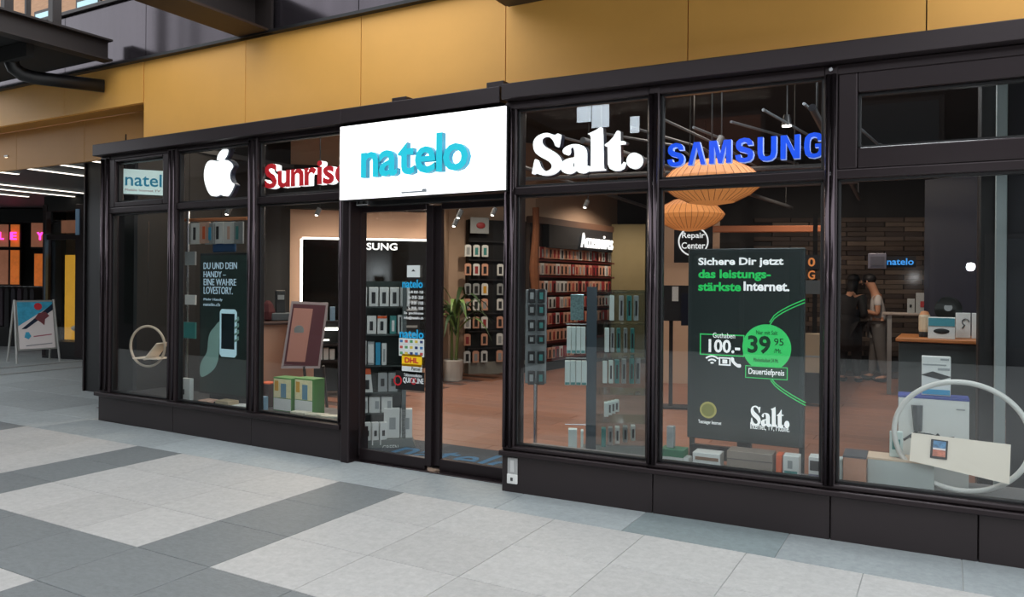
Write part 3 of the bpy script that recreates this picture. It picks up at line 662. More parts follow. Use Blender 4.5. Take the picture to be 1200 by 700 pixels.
for i,(c,lab) in enumerate((((-3.682,3.016,2.529),'small round ceiling spot seen above the far shelf wall'),((-4.528,1.62,2.332),'upper of two bright tilted ceiling spots seen through the right door leaf'),((-4.79,1.932,2.269),'lower of two bright tilted ceiling spots seen through the right door leaf'),((-4.52,2.314,2.413),'small ceiling spot beside the red picture seen through the right door leaf'),((-6.269,1.328,2.398),'small bright ceiling spot left of the door behind the window with red lettering'),((-6.673,0.412,2.349),'slanted small ceiling spot above the hanging cards in the second window'),((-1.817,1.771,2.91),'faint ceiling spot behind the blue lettering'))):
    t=thing('spotlight',lab,'spotlight',c)
    MB().cyl((0,0,0),(.03,.02,.08),.028,10).put('lamp_head',mat('spot_grey','#777674',.4,.4),t); MB().ball((0,0,-.004),.02,(1,1,.5),10).put('lens',LEDW,t)
    MB().cyl((.03,.02,.08),(.03,.02,4.2-c[2]),.006,5).put('stem',BLACK,t)

a=(-2.691,4.033,2.162)
rp=thing('repair_sign','round black sign with white ring reading Repair Center under the orange lamps','sign',(a[0],a[1],0),0.2825)
R_=.182
MB().box((0,.03,a[2]-.01),(.46,.02,.50)).put('board',BLKM,rp)
shape('ring',[[(R_*math.cos(t*PI/24),a[2]+R_*math.sin(t*PI/24)) for t in range(48)],[((R_-.018)*math.cos(t*PI/24),a[2]+(R_-.018)*math.sin(t*PI/24)) for t in range(48)]],.01,PWHITE,rp,(0,.012,0))
text('lettering','Repair',-.135,.135,a[2]+.02,a[2]+.11,PWHITE,rp,.012,.006,.015); text('lettering','Center',-.14,.14,a[2]-.09,a[2]-.01,PWHITE,rp,.012,.006,.015)
MB().cyl((0,.04,a[2]+.2),(0,.04,4.2),.006,5).put('hanger',BLACK,rp)

# ============================================================ hoop displays
def tape(x0,x1,z0,z1,y,m,parent,name): return box(name,((x0+x1)/2,y,(z0+z1)/2),(x1-x0,.004,z1-z0),m,parent)
HOOP=mat('white_hoop','#d9d8d2',.35)
a=(0.083,0.408,0.696)
h=thing('hoop_display','large white hoop holding a sloping cream card in the right end window','display',(a[0],a[1],a[2]),-0.0135-.05)
k=4.88/903
MB().tube([(69.5*k*math.cos(t*PI/32),0,63.5*k*math.sin(t*PI/32)) for t in range(64)],[.017]*64,10,closed=True).put('hoop',HOOP,h,smooth=True)
cr=MB(); 
pts=[(-50*k,-.035,-4*k+.02),(50*k,-.005,-9*k+.03),(49*k,-.075,-46*k),(-51*k,-.095,-32*k)]
b0=[Vector(p) for p in pts]; nn=Vector((0,.015,-.003))
vs=[cr.bm.verts.new(p) for p in b0]+[cr.bm.verts.new(p+nn) for p in b0]
for f in ((0,1,2,3),(7,6,5,4),(0,4,5,1),(1,5,6,2),(2,6,7,3),(3,7,4,0)): cr.bm.faces.new([vs[i] for i in f])
card=cr.put('card_shelf',mat('cream_card','#efe2d0',.35),h)
pu,pv=(b0[1]-b0[0]),(b0[3]-b0[0])
def on(u,v,o=.0): 
    p=b0[0]+pu*u+pv*v; return p-nn.normalized()*(.004+o)
def patch(name,u0,u1,v0,v1,m,par,o=0):
    q=MB(); A=[on(u0,v0,o),on(u1,v0,o),on(u1,v1,o),on(u0,v1,o)]; B=[p+nn*.2 for p in A]
    vv=[q.bm.verts.new(p) for p in A]+[q.bm.verts.new(p) for p in B]
    for f in ((0,1,2,3),(7,6,5,4),(0,4,5,1),(1,5,6,2),(2,6,7,3),(3,7,4,0)): q.bm.faces.new([vv[i] for i in f])
    return q.put(name,m,par)
ph=thing('phone_dummy','small dark telephone lying on the sloping cream card of the large hoop','phone',(a[0],a[1],a[2]),-0.0135-.05)
patch('phone_body',.21,.385,.14,.80,BLACK,ph); patch('screen_top',.235,.365,.18,.44,mat('screen_blue','#3f6f96',.3,emit=.3,noise=.8,nscale=40),ph,.004); patch('screen_bottom',.235,.365,.47,.72,mat('screen_orange','#b0644c',.3,emit=.3,noise=.8,nscale=40),ph,.004); patch('screen_band',.235,.365,.43,.49,mat('pale_screen','#d0c8c8',.3,emit=.3),ph,.005)
a=(-7.895,0.355,0.886)
h=thing('hoop_display','small brass-edged hoop with white sloping shelf in the left end window','display',(a[0],a[1],a[2]),0.9548-.72)
k=8.75/903
MB().tube([(24*k*math.cos(t*PI/24),0,23.5*k*math.sin(t*PI/24)) for t in range(48)],[.014]*48,8,closed=True).put('hoop',mat('warm_hoop','#d8c8b4',.35),h,smooth=True)
MB().box((.06,.0,-.13),(.34,.22,.012),rx=-.0).put('shelf_base',mat('cream_card','#efe2d0'),h)
MB().box((.12,-.0,-.05),(.012,.20,.26),rz=0,ry=.75).put('card_shelf',mat('cream_card','#efe2d0'),h)
for t_,zb in ((h,0),):
    pass
MB().cyl((0,0,23.5*k),(0,0,23.5*k+1.2),.003,5).put('hanging_wire',CHROME,h)

# ============================================================ intercom by the doors
ic=thing('wall_intercom','white and grey intercom plate on the dark base right of the doors','intercom',RO,AR)
MB().box((.068,-.008,.215),(.085,.014,.13),bev=.003).put('grey_plate',mat('grey_plate','#a9a9a8',.4),ic)
MB().box((.068,-.012,.115),(.088,.02,.075),bev=.004).put('white_plate',WHITE,ic)
box('keyhole_mark',(.068,-.024,.115),(.02,.004,.025),mat('dark_mark','#454545'),ic); box('slot',(.068,-.017,.215),(.03,.004,.09),mat('pale_slot','#c8c8c6'),ic)

# ============================================================ door stickers
CYT=mat('cyan_sticker','#17a2d8',.5,emit=.15)
def sticker(name,label,cat='sticker'): return thing(name,label,cat,DO,0)
yy=.005
def dtext(name,s_,a,b,m,par,off=0.,y=yy): return text(name,s_,a[0],b[0],a[1],b[1],m,par,y,.002,off)
def drect(name,a,b,m,par,y=yy+.002): return box(name,((a[0]+b[0])/2,y,(a[1]+b[1])/2),(b[0]-a[0],.003,b[1]-a[1]),m,par)
t=sticker('logo_sticker','small white square sticker with dark house mark high on the door glass'); drect('label',(0.57,1.685),(0.708,1.79),mat('sticker_white','#dfe5e2',.5),t); c=(0.639,1.738)
shape('roof_mark',[[(c[0]-.022,c[1]-.002),(c[0],c[1]+.018),(c[0]+.022,c[1]-.002)]],.002,BLACK,t,(0,yy,0))
t=sticker('name_sticker','upper cyan natelo lettering sticker on the left door leaf'); dtext('lettering','natelo',(0.519,1.591),(0.741,1.664),CYT,t,.02)
t=sticker('opening_hours','white opening hours list stuck on the left door leaf'); 
for i,(p,s2) in enumerate(((((0.586,1.543),(0.747,1.567)),'Mo-Mi  09.00 - 19.00'),(((0.586,1.494),(0.747,1.523)),'Do  09.00 - 20.00'),(((0.586,1.445),(0.748,1.474)),'Fr  09.00 - 19.00'),(((0.587,1.4),(0.748,1.426)),'Sa  09.00 - 18.00'),(((0.541,1.354),(0.749,1.382)),'So  geschlossen'),(((0.541,1.312),(0.749,1.341)),'info@natelo.ch'))):
    dtext('text_line',s2,p[0],p[1],mat('white_vinyl','#dadfe0',.5,emit=.1),t,.01)
t=sticker('name_sticker','lower cyan natelo lettering sticker above the payment strips on the door'); dtext('lettering','natelo',(0.495,1.148),(0.755,1.226),CYT,t,.02)
t=sticker('payment_sticker','three white strips of coloured payment marks on the left door leaf')
for i,(a,b) in enumerate((((0.487,1.095),(0.76,1.145)),((0.487,1.042),(0.76,1.093)),((0.488,0.989),(0.761,1.041)))):
    s_=drect('strip',a,b,mat('sticker_white','#dfe5e2'),t)
    for j in range(5):
        c=mat('mark_%s'%('blue','red','green','yellow','navy')[(i+j)%5],('#3a72a8','#c0504a','#5a9a62','#d8c04a','#2a3a66')[(i+j)%5],.5)
        w_=(b[0]-a[0])/5; box('mark',(a[0]+w_*(j+.5),yy-.001,(a[1]+b[1])/2),(w_*.55,.002,(b[1]-a[1])*.45),c,t)
t=sticker('parcel_sticker','yellow and white parcel service sticker on the left door leaf')
drect('yellow_field',(0.521,0.9),(0.738,1.01),mat('sticker_yellow','#f4c81c',.5,emit=.1),t); drect('white_field',(0.522,0.84),(0.739,0.921),mat('sticker_white','#dfe5e2'),t)
dtext('lettering','DHL',(0.554,0.932),(0.702,0.978),mat('sticker_red','#c8202c',.5),t,.03,yy-.002); dtext('small_print','Parcel',(0.629,0.869),(0.721,0.897),BLACK,t,0,yy-.002)
t=sticker('telecom_sticker','black sticker with red ring and white lettering low on the left door leaf')
drect('black_field',(0.453,0.691),(0.767,0.856),BLACK,t); dtext('lettering','QUICKLINE',(0.537,0.747),(0.759,0.803),mat('white_vinyl','#dadfe0'),t,.02,yy-.002)
dtext('small_print','Telekommunikation',(0.546,0.811),(0.74,0.839),mat('white_vinyl','#dadfe0'),t,0,yy-.002)
for c,r_ in (((0.48,0.769),.045),((0.653,0.774),.030)):
    shape('red_ring',[[(c[0]+r_*math.cos(q*PI/16),c[1]+r_*math.sin(q*PI/16)) for q in range(32)],[(c[0]+r_*.72*math.cos(q*PI/16),c[1]+r_*.72*math.sin(q*PI/16)) for q in range(32)]],.002,mat('sticker_red','#c8202c'),t,(0,yy-.0035,0))

# ============================================================ door mat
dm=thing('door_mat','dark door mat with blue natelo lettering inside the doors','mat',(0,0,0))
mq=[(-5.119,0.698),(-3.298,0.49),(-3.843,1.433),(-4.673,1.465)]
MB().box((-3.95,.72,.032),(1.75,.78,.012),bev=.003).put('pile',mat('mat_dark','#2c3138',.9,noise=.2,nscale=40),dm)
text('lettering','natelo',-4.55,-3.25,.45,.92,mat('mat_blue','#2c6388',.9),dm,.0395,.002,.01,flat=True)

# ============================================================ passage left of the shop
pc=struct('trim_11','black square column standing behind the shop\'s left corner',(-10.68,1.76,0))
MB().box((0,0,1.72),(.56,.5,3.44),bev=.012,seg=2).put('column_cladding',BLACK,pc)
MB().box((.29,-.26,1.72),(.03,.03,3.44)).put('edge_bead',FRAME,pc); MB().box((-.28,-.26,1.72),(.03,.03,3.44)).put('edge_bead',FRAME,pc)
STRIP=mat('strip_light','#fff6e6',.4,emit=2.6)
for i,(x,ya,yb) in enumerate(((-10.47,.75,2.6),(-11.25,.55,3.0),(-12.1,.45,2.2),(-12.9,.4,1.6),(-14.6,1.6,4.2),(-15.4,1.2,4.6),(-16.3,1.6,3.6))):
    t=thing('strip_light',('shortest bright strip light at the right end of the passage ceiling','long strip light second from the right in the passage ceiling','strip light third from the right in the passage ceiling','strip light fourth from the right in the passage ceiling','upper of the three distant strip lights in the passage ceiling','middle of the three distant strip lights in the passage ceiling','lowest of the three distant strip lights in the passage ceiling')[i],'light',(x,(ya+yb)/2,3.32),0,'passage strip lights')
    MB().box((0,0,.0),(.09,yb-ya,.03),bev=.004).put('housing',WHITE,t); box('diffuser',(0,0,-.018),(.07,yb-ya-.02,.01),STRIP,t)
OR=mat('orange_lit_interior','#c86a2c',.6,emit=.55,noise=.6,nscale=2.5); TAN=mat('tan_lit_interior','#a06a50',.6,emit=.35,noise=.4,nscale=2); YEL=mat('yellow_lit_interior','#b88628',.6,emit=.9,noise=.3,nscale=2)
PINK=mat('pink_neon','#ff3fb0',.4,emit=2.2)
f0=(-21.03,4.145); f1=(-18.639,5.492)
fs=thing('passage_shop','dark shopfront with pink lit letters and orange windows at the passage end','shopfront',(f0[0],f0[1],0),math.atan2(f1[1]-f0[1],f1[0]-f0[0]))
W_=math.hypot(f1[0]-f0[0],f1[1]-f0[1]); kx=18.5/903
def fx(px): return (px+70)*kx
def fz(py): return 1.655+(326-py)*kx
box('wall',(W_/2,.35,1.7),(W_,.2,3.4),BLKM,fs); box('fascia',(W_/2,.05,fz(254)),(W_,.3,.32),BLACK,fs); box('sill_wall',(W_/2,.05,.3),(W_,.3,.6),BLACK,fs)
for (a,b,c,d,m) in ((-30,-8,264,290,TAN),(0,10,264,290,TAN),(13,23,264,290,OR),(37,52,262,290,TAN),(-30,-8,293,334,TAN),(0,10,294,334,TAN),(13,23,294,334,OR),(41,52,298,336,OR)):
    f=MB().box((fx((a+b)/2),.02,fz((c+d)/2)),((b-a)*kx+.06,.10,(d-c)*kx+.06)).put('window_frame',BLACK,fs)
    box('pane',(fx((a+b)/2),-.04,fz((c+d)/2)),((b-a)*kx,.02,(d-c)*kx),m,f)
for ch,a,b in (('L',2,7),('E',15,22),('Y',46,53)):
    me=fit(text_mesh(ch,.03,PINK,.03),fx(a),fx(b),fz(282),fz(273)); mkobj('neon_letter',me,fs,(0,-.12,0))
# nearer storefront with a yellow lit door
s0=(-16.203,3.88); s1=(-15.018,4.089)
pb=struct('wall_passage','dark walls closing the passage behind the shop')
box('back_wall',(-17,11.9,1.7),(17,.2,3.4),BLKM,pb); box('end_wall',(-24.6,5,1.7),(.2,13,3.4),BLKM,pb)
st=thing('passage_storefront','dark framed storefront with yellow lit door just left of the black column','shopfront',(s0[0],s0[1],0),math.atan2(s1[1]-s0[1],s1[0]-s0[0]))
W_=math.hypot(s1[0]-s0[0],s1[1]-s0[1]); k2=W_/52
def gx(px): return (px-52)*k2
def gz(py,px=78): return 1.655+(327-py)*15.7/903
box('plinth',(W_/2,.1,.18),(W_,.3,.36),BLACK,st); box('header',(W_/2,.12,(gz(248)+3.32)/2),(W_,.3,3.32-gz(248)),BLKM,st)
for px,w_ in ((54,.10),(95,.22)): MB().box((gx(px),0,1.6),(w_,.12,3.1),bev=.01).put('post',FRAME,st)
MB().box((gx(56),-.05,gz(330)),(.04,.06,1.9)).put('post_edge',mat('steel_blue_edge','#5a6a78',.3,.5),st); MB().box((gx(93.5),-.05,gz(262)),(.09,.06,.52)).put('blue_panel',mat('pale_blue_panel','#6a86a0',.4,emit=.15),st)
MB().box((W_/2,0,gz(279)),(W_,.10,.10)).put('transom',FRAME,st)
box('pane',(W_/2,.03,1.6),(W_-.05,.012,2.5),GLASS,st)
box('lit_door',(gx(76),.2,gz(350)),(.42,.05,1.75),YEL,st); box('back_board',(W_/2,.95,1.7),(W_,.05,3.2),mat('olive_interior','#2c2a1c',.7,emit=.05),st); box('lit_band',(gx(74),.2,gz(266)),(.55,.05,.26),TAN,st)
MB().ball((gx(85),.25,.62),.2,(1.6,.6,.5),14).put('white_cloth',WPAINT,st)
# A-frame board
a=(-15.396,2.982); b=(-15.302,3.608)
sbw=math.hypot(b[0]-a[0],b[1]-a[1])
af=thing('sandwich_board','white A-frame board with blue and red leaflet print in the passage','sign',((a[0]+b[0])/2,(a[1]+b[1])/2,.0),math.radians(79))
sbw=.76
AW=mat('frame_silver','#b8b8b4',.4,.3)
m=MB(); tilt=.22
def apt(x,z,side=1): return (x,(.02+(1.22-z)*-tilt*1.0+.26)*side*1.0 if False else side*(1.22-z)*tilt*-1+.27,z)
for s_ in (1,-1):
    for x in (-sbw/2,sbw/2):
        MB().tube([(x*.98,.27-s_*.27,.0),(x*.90,.27-s_*.01,1.22)],.02,6).put('leg',AW,af)
rx_=-math.atan(.26/1.22)
MB().box((0,.168,.73),(sbw*.90,.02,.98),rx=rx_).put('board',AW,af)
def bp(x,z,o=.02): return (x,.27-.26*(1.22-z)/1.22-o,z)
def bpoly(name,pts,m,o=.02):
    q=MB(); A=[q.bm.verts.new(bp(x,z,o)) for x,z in pts]; B=[q.bm.verts.new(bp(x,z,o-.006)) for x,z in pts]
    q.bm.faces.new(A); q.bm.faces.new(B[::-1])
    for i in range(len(pts)): q.bm.faces.new((A[i],B[i],B[(i+1)%len(pts)],A[(i+1)%len(pts)]))
    return q.put(name,m,af)
bpoly('print_paper',[(-.31,.28),(.31,.28),(.31,1.18),(-.31,1.18)],mat('paper_pink_white','#d8d0ce',.6,emit=.12))
bpoly('print_blue',[(-.31,.72),(.31,1.12),(.31,1.18),(-.31,1.18)],mat('print_teal','#3a98b8',.6,emit=.12,noise=.35,nscale=9),.023)
bpoly('print_stripe',[(-.26,.66),(-.18,.66),(.31,1.02),(.31,1.14)],mat('print_navy','#1c2c44',.6),.026)
bpoly('print_red_disc',[(.05+.07*math.cos(t*PI/8),1.09+.07*math.sin(t*PI/8)) for t in range(16)],mat('print_red','#c0303a',.6,emit=.1),.028)
bpoly('print_figure',[(-.02,.86),(.05,.96),(.18,.98),(.24,.9),(.16,.84),(.14,.72),(.08,.78)],mat('print_maroon','#8a4a50',.6),.028)
bpoly('print_mark',[(-.22,.50),(-.15,.46),(-.10,.52),(-.14,.60),(-.19,.60)],mat('print_teal','#3a98b8'),.026)
bpoly('print_text',[(-.06,.50),(.26,.53),(.26,.55),(-.06,.52)],mat('print_pink','#b86a78',.6),.026); bpoly('print_text',[(-.2,.33),(.26,.36),(.26,.375),(-.2,.345)],mat('print_grey','#8a8a90',.6),.026)
# clothes rail
a=(-18.185,4.026,1.435); b=(-16.908,4.286,1.447)
cr_=thing('clothes_rail','dark clothes rail hung with black garments behind the A-frame board','rail',(0,0,0))
MB().cyl((a[0]-.6,a[1]-.3,1.46),(b[0],b[1],1.46),.018,8).put('rail',CHROME,cr_)
for p in ((a[0]-.5,a[1]-.25),(b[0]-.03,b[1]-.02)): MB().cyl((p[0],p[1],0),(p[0],p[1],1.46),.018,8).put('upright',AW,cr_)
for i in range(11):
    t=.05+i*.088; x=a[0]-.5+(b[0]-a[0]+.5)*t; y=a[1]-.25+(b[1]-a[1]+.25)*t; L_=.75+.12*random.random()
    g=MB(); g.prism([(-.03,1.42),(.03,1.42),(.05,1.36),(.055,1.42-L_),(-.055,1.42-L_),(-.05,1.36)],-.22,.22)
    o=g.put('garment',mat('dark_cloth_%d'%(i%3),('#151417','#1e1c22','#2a2028')[i%3],.9),None,(x,y,0),.3); tag(o,'dark garment on the rail behind the A-frame board','garment','garments on the rail')

# ============================================================ goods helpers
def carton(label,c,w,h,d,m,rz=0,cat='box',name='product_box',pm=None,pr=(.15,.85,.2,.8),pm2=None,pr2=None,group=None,top=None,bev=.003):
    """c is the middle of the bottom edge"""
    t=thing(name,label,cat,c,rz,group)
    MB().box((0,0,h/2),(w,d,h),bev=bev).put('carton',m,t)
    for mm,q in ((pm,pr),(pm2,pr2)):
        if mm: box('front_print',(-w/2+w*(q[0]+q[1])/2,-d/2-.002,h*(q[2]+q[3])/2),(w*(q[1]-q[0]),.003,h*(q[3]-q[2])),mm,t)
    if top: box('lid',(0,0,h+.006),(w+.004,d+.004,.012),top,t)
    return t
CW=mat('carton_white','#dfe2de',.5); CG=mat('carton_grey','#9aa0a0',.5); CT=mat('carton_teal','#3c8a86',.5); CGR=mat('carton_green','#2f7a58',.5); CB=mat('carton_blue','#2f9cc4',.5); CO=mat('carton_orange','#e2602a',.5)
CK=mat('carton_black','#1c1e20',.5); CS=mat('carton_skin','#dab09a',.5); CP=mat('carton_peach','#d8a286',.5); CR=mat('carton_red','#9c3436',.5); CY=mat('carton_yellow','#d8a028',.5)

# ---------------------------------------------------------- shelf wall 1 (right door leaf)
e1=math.atan2(S2[1]-S1[1],S2[0]-S1[0]); L1=math.hypot(S2[0]-S1[0],S2[1]-S1[1])-.22
rk=thing('shelf_wall','black slatted shelf wall of hanging phone cases seen through the right door leaf','shelf',(S1[0],S1[1],0),e1)
z0_=(0.176,0.23)[1]; z1_=(0.155,2.741)[1]
box('backboard',(L1/2+.02,-.10,(z0_+z1_)/2),(L1,.16,z1_-z0_),BLKM,rk)
box('base_cabinet',(L1/2+.02,-.12,z0_/2),(L1,.22,max(.05,z0_)),mat('cabinet_beige','#8d8a80',.5),rk)
rowsy=(301,323,347,364,386,406,425)
sh=MB().box((0,0,0),(L1,.05,.02)).mesh('shelf_rail',mat('rail_dark','#2c2a2b',.4,.3))
for yv in ((0.158,2.353)[1],(0.161,2.024)[1],(0.164,1.68)[1],(0.169,1.082)[1],(0.171,0.768)[1],(0.174,0.469)[1]): mkobj('shelf_rail',sh,rk,(L1/2+.02,-.23,yv))
bx=(-0.094,2.45); b2=(0.329,2.733)
t=thing('picture_panel','grey picture panel with a red device on top of the shelf wall','panel',(S1[0],S1[1],0),e1)
box('board',(b2[0]-.15,-.30,(bx[1]+b2[1])/2+.04),(.34,.02,.28),CG,t); MB().ball((b2[0]-.13,-.315,(bx[1]+b2[1])/2+.04),.07,(1.2,.25,.8),12).put('red_device_print',CR,t)
def pack(label,group,par_pt,ang,u,z,w,h,card,dark,cat='phone case',y=-.29,tab=True):
    x=par_pt[0]+math.cos(ang)*u-math.sin(ang)*y; yy_=par_pt[1]+math.sin(ang)*u+math.cos(ang)*y
    t=thing('phone_case',label,cat,(x,yy_,z),ang,group)
    mkobj('card',card,t); mkobj('case_window',dark,t)
    return t
pw,ph_=.118,.205
cardm=[MB().prism([(-pw/2,-ph_/2),(pw/2,-ph_/2),(pw/2,ph_*.40),(pw*.25,ph_/2),(-pw*.25,ph_/2),(-pw/2,ph_*.40)],-.02,.0).mesh('card',m) for m in (CW,CP,CG)]
darkm=[MB().box((.0,-.023,-.01),(pw*.5,.006,ph_*.62),bev=.01).mesh('case_window',m) for m in (CK,CR,CT,CG,CY)]
rown=('top','second','third','fourth','fifth','sixth','bottom')
us=[(-0.031,1.5)[0],(0.126,1.501)[0],(0.284,1.501)[0],(0.572,1.502)[0],(0.742,1.503)[0],(0.922,1.503)[0]]
zs=[(0.159,2.188)[1],(0.162,1.86)[1],(0.165,1.516)[1],(0.167,1.247)[1],(0.17,0.933)[1],(0.172,0.634)[1],(0.175,0.334)[1]]
for r,z in enumerate(zs):
    for c_,u in enumerate(us):
        if (r==5 and c_==1) or (r==0 and c_==3): continue
        if r==2: cm,dmm=(cardm[2] if c_!=2 else cardm[0]),(darkm[0] if c_!=2 else darkm[4])
        elif r==0: cm,dmm=cardm[0],darkm[(3,2,2,0,3,0,1)[c_]]
        else: cm,dmm=cardm[(r+c_)%2],darkm[(0,3,0,1,0,0,3)[(r*2+c_)%7]]
        pack('boxed phone case in the %s row of the shelf wall behind the right door leaf'%rown[r],'phone cases in the %s row behind the door'%rown[r],S1,e1,u,z,pw,ph_,cm,dmm)
# ---------------------------------------------------------- shelf wall 2 (fourth window)
e2=math.atan2(S3[1]-S2[1],S3[0]-S2[0]); L2=math.hypot(S3[0]-S2[0],S3[1]-S2[1])
U0=(-0.431,2.113)[0]; U1=(2.629,2.211)[0]; UM=(U0+U1)/2; UL=U1-U0+.1
rk=thing('shelf_wall','long dark shelf wall of rose coloured phone cases at the back behind the fourth window','shelf',(S2[0],S2[1],0),e2)
zt=(0.184,2.815)[1]; zb=(0.224,0.17)[1]
box('backboard',(UM,-.15,(zt+zb)/2),(UL,.08,zt-zb),mat('shelf_brown','#33261f',.7,noise=.2,nscale=3),rk)
box('top_beam',(UM,-.2,zt-.05),(UL,.14,.12),mat('beam_brown','#5a4030',.6),rk); box('base_cabinet',(UM,-.15,zb/2),(UL,.2,zb),BLKM,rk)
zr=[(-0.067,2.179)[1],(-0.063,1.885)[1],(-0.058,1.567)[1],(-0.054,1.272)[1],(-0.049,0.978)[1],(-0.045,0.675)[1],(-0.04,0.349)[1]]
sh=MB().box((0,0,0),(UL,.10,.03)).mesh('shelf_rail',mat('rail_dark_red','#5a1f1c',.5,emit=.05))
for z in zr: mkobj('shelf_rail',sh,rk,(UM,-.24,z-.135))
pw2,ph2=.115,.205
small=[]
for m in (CP,CS,CW,CR,CS,CP): small.append(MB().box((0,0,0),(pw2,.03,ph2),bev=.004).mesh('phone_case',m))
dk=[MB().box((0,-.018,-.01),(pw2*.42,.008,ph2*.7)).mesh('case_window',m) for m in (CK,CR,CK,CG)]
nu=min(26,int((U1-U0)/.14))
for r,z in enumerate(zr):
    for c_ in range(nu):
        if r>=5 and c_>9: continue
        u=U0+.06+.14*c_
        t=thing('phone_case','rose boxed phone case in the %s row of the long shelf behind the fourth window'%rown[r],'phone case',(S2[0]+math.cos(e2)*u+math.sin(e2)*.29,S2[1]+math.sin(e2)*u-math.cos(e2)*.29,z),e2,'phone cases in the %s row of the long shelf'%rown[r])
        mkobj('carton',random.choice(small),t); mkobj('case_window',random.choice(dk),t)
t=thing('shelf_sign','white glowing lettering on the dark header of the long shelf wall','sign',(S2[0],S2[1],0),e2)
a=(0.986,2.32); b=(2.323,2.604); text('lettering','Accessoires',a[0],b[0],a[1],b[1],LETW,t,-.42,.03,.01)
box('header_board',((a[0]+b[0])/2-.5,-.30,(a[1]+b[1])/2+.02),(b[0]-a[0]+1.2,.14,.42),BLKM,t)
wo=(-0.645,1.583)
t=thing('timber_post','rough brown timber post at the near end of the long shelf wall','post',(S2[0],S2[1],0),e2)
wo=wo[0]; MB().tube([(wo+.02,-.40,0),(wo+.04,-.42,1.2),(wo,-.39,1.9),(wo+.03,-.41,2.6),(wo+.02,-.40,2.95)],[.06,.07,.085,.06,.06],9).put('trunk',mat('timber','#7a4a2c',.8,noise=.3,nscale=6),t)
cu=(-5.938,10.468,1.491)
t=tag(MB().box((0,0,1.45),(.72,.05,2.9),bev=.01).put('curtain_panel',mat('olive_panel','#8a7d58',.7,emit=.05,noise=.1,nscale=1.5),None,(cu[0],cu[1]-.1,0),0.3615),'tall olive beige panel standing right of the long shelf wall','panel')
# ---------------------------------------------------------- LED framed display wall on peach
pa=math.atan2(PW2[1]-PW0[1],PW2[0]-PW0[0])
t=thing('display_wall','large black display panel edged with white light on the peach wall','display',(PW1[0],PW1[1],0),pa)
q0=(-8.364,3.247,1.63); q1=(-7.054,4.559,1.645)
ul=-math.hypot(PW1[0]-q0[0],PW1[1]-q0[1]); ur=-.02; zt=(-7.082,4.601,2.278)[2]; zb=(-7.069,4.608,0.283)[2]
MB().box(((ul+ur)/2,-.07,(zt+zb)/2),(ur-ul,.08,zt-zb)).put('screen_board',mat('gloss_black','#15110f',.15),t)
for c,d in (((ul-.01,-.085,(zt+zb)/2),(.035,.06,zt-zb)),((ur+.01,-.085,(zt+zb)/2),(.035,.06,zt-zb)),(((ul+ur)/2,-.085,zt+.012),(ur-ul,.06,.03))): MB().box(c,d).put('light_edge',LEDW,t)
text('lettering','SAMSUNG',ul+.62,ul+1.43,(-7.666,3.87,2.124)[2],(-7.667,3.87,2.234)[2],LETW,t,-.13,.02,.02)
t2=thing('dark_notice_stand','dark information strip panel of small white lines behind the left door leaf','panel',(PW1[0],PW1[1],0),pa)
for i in range(9): box('white_line',(ur-.30,-.13,zt-.95-.13*i),(.32,.01,.035),CG,t2)
box('board',(ur-.30,-.12,zt-1.45),(.40,.012,1.2),CK,t2)

# ---------------------------------------------------------- plant
a=(-6.986,5.229,0.174)
pl=thing('potted_plant','tall dracaena with drooping leaves in a white pot behind the right door leaf','plant',(a[0],a[1],.02))
MB().lathe([(.11,0),(.15,.02),(.17,.34),(.15,.36),(.14,.30)],20).put('pot',mat('pot_white','#b8b2aa',.5),pl)
stem=MB()
for dx in (-.03,.05): stem.tube([(dx,0,.3),(dx*1.5,.02,.8),(dx*2.2,0,1.25)],[.028,.022,.015],8)
stem.put('stem',mat('plant_stem','#5c6a34',.7),pl)
LEAF=mat('leaf_green','#2f4a26',.5,noise=.2,nscale=6); LEAF2=mat('leaf_pale','#6a8a48',.5,noise=.2,nscale=6)
for i in range(26):
    an=i*2.4; zb_=.75+.5*(i%7)/7; ln=.42+.25*random.random(); up_=.28+.2*random.random(); q=MB()
    prev=None
    for s_ in range(7):
        tt=s_/6; r_=ln*tt; z=zb_+up_*math.sin(tt*2.4)-(.35*tt*tt if i%2 else .12*tt*tt); w_=.034*math.sin(PI*min(1,tt*.92+.08))+.003
        c_,s2=math.cos(an),math.sin(an); base=Vector((.04+c_*r_,s2*r_,z)); side=Vector((-s2,c_,0))*w_
        cur=[q.bm.verts.new(base+side),q.bm.verts.new(base+Vector((0,0,-.008))),q.bm.verts.new(base-side)]
        if prev:
            q.bm.faces.new((prev[0],prev[1],cur[1],cur[0])); q.bm.faces.new((prev[1],prev[2],cur[2],cur[1]))
        prev=cur
    q.put('leaf',LEAF2 if i%5==0 else LEAF,pl,smooth=True)

# ---------------------------------------------------------- product rack just inside the left door leaf
a=(-4.825,0.765,0.803); ra=0.6777; kk=7.6/903
def rx2(px): return (px-450)*kk
def rz2(py): return 1.655+(329-py)*kk
rk=thing('product_rack','grey rack of boxed earphones and chargers just inside the left door leaf','rack',(a[0],a[1],0),ra)
box('back_panel',(rx2(445),.12,rz2(430)),(54*kk,.03,200*kk),mat('rack_dark_green','#20302e',.5),rk)
box('side_panel',(rx2(473),.0,rz2(430)),(.04,.26,200*kk),mat('rack_grey','#56605f',.5),rk)
for yv in (360,392,428,459,483): box('shelf',(rx2(447),-.0,rz2(yv)),(54*kk,.24,.012),mat('rack_shelf','#3a4442',.5),rk)
MB().prism([(rx2(418),.02),(rx2(488),.02),(rx2(482),rz2(511)),(rx2(420),rz2(513))],-.16,.12).put('base',mat('rack_base_grey','#6f7673',.5),rk)
text('base_lettering','GREEN',rx2(449),rx2(467),rz2(524),rz2(518),CW,rk,-.165,.003,.01)
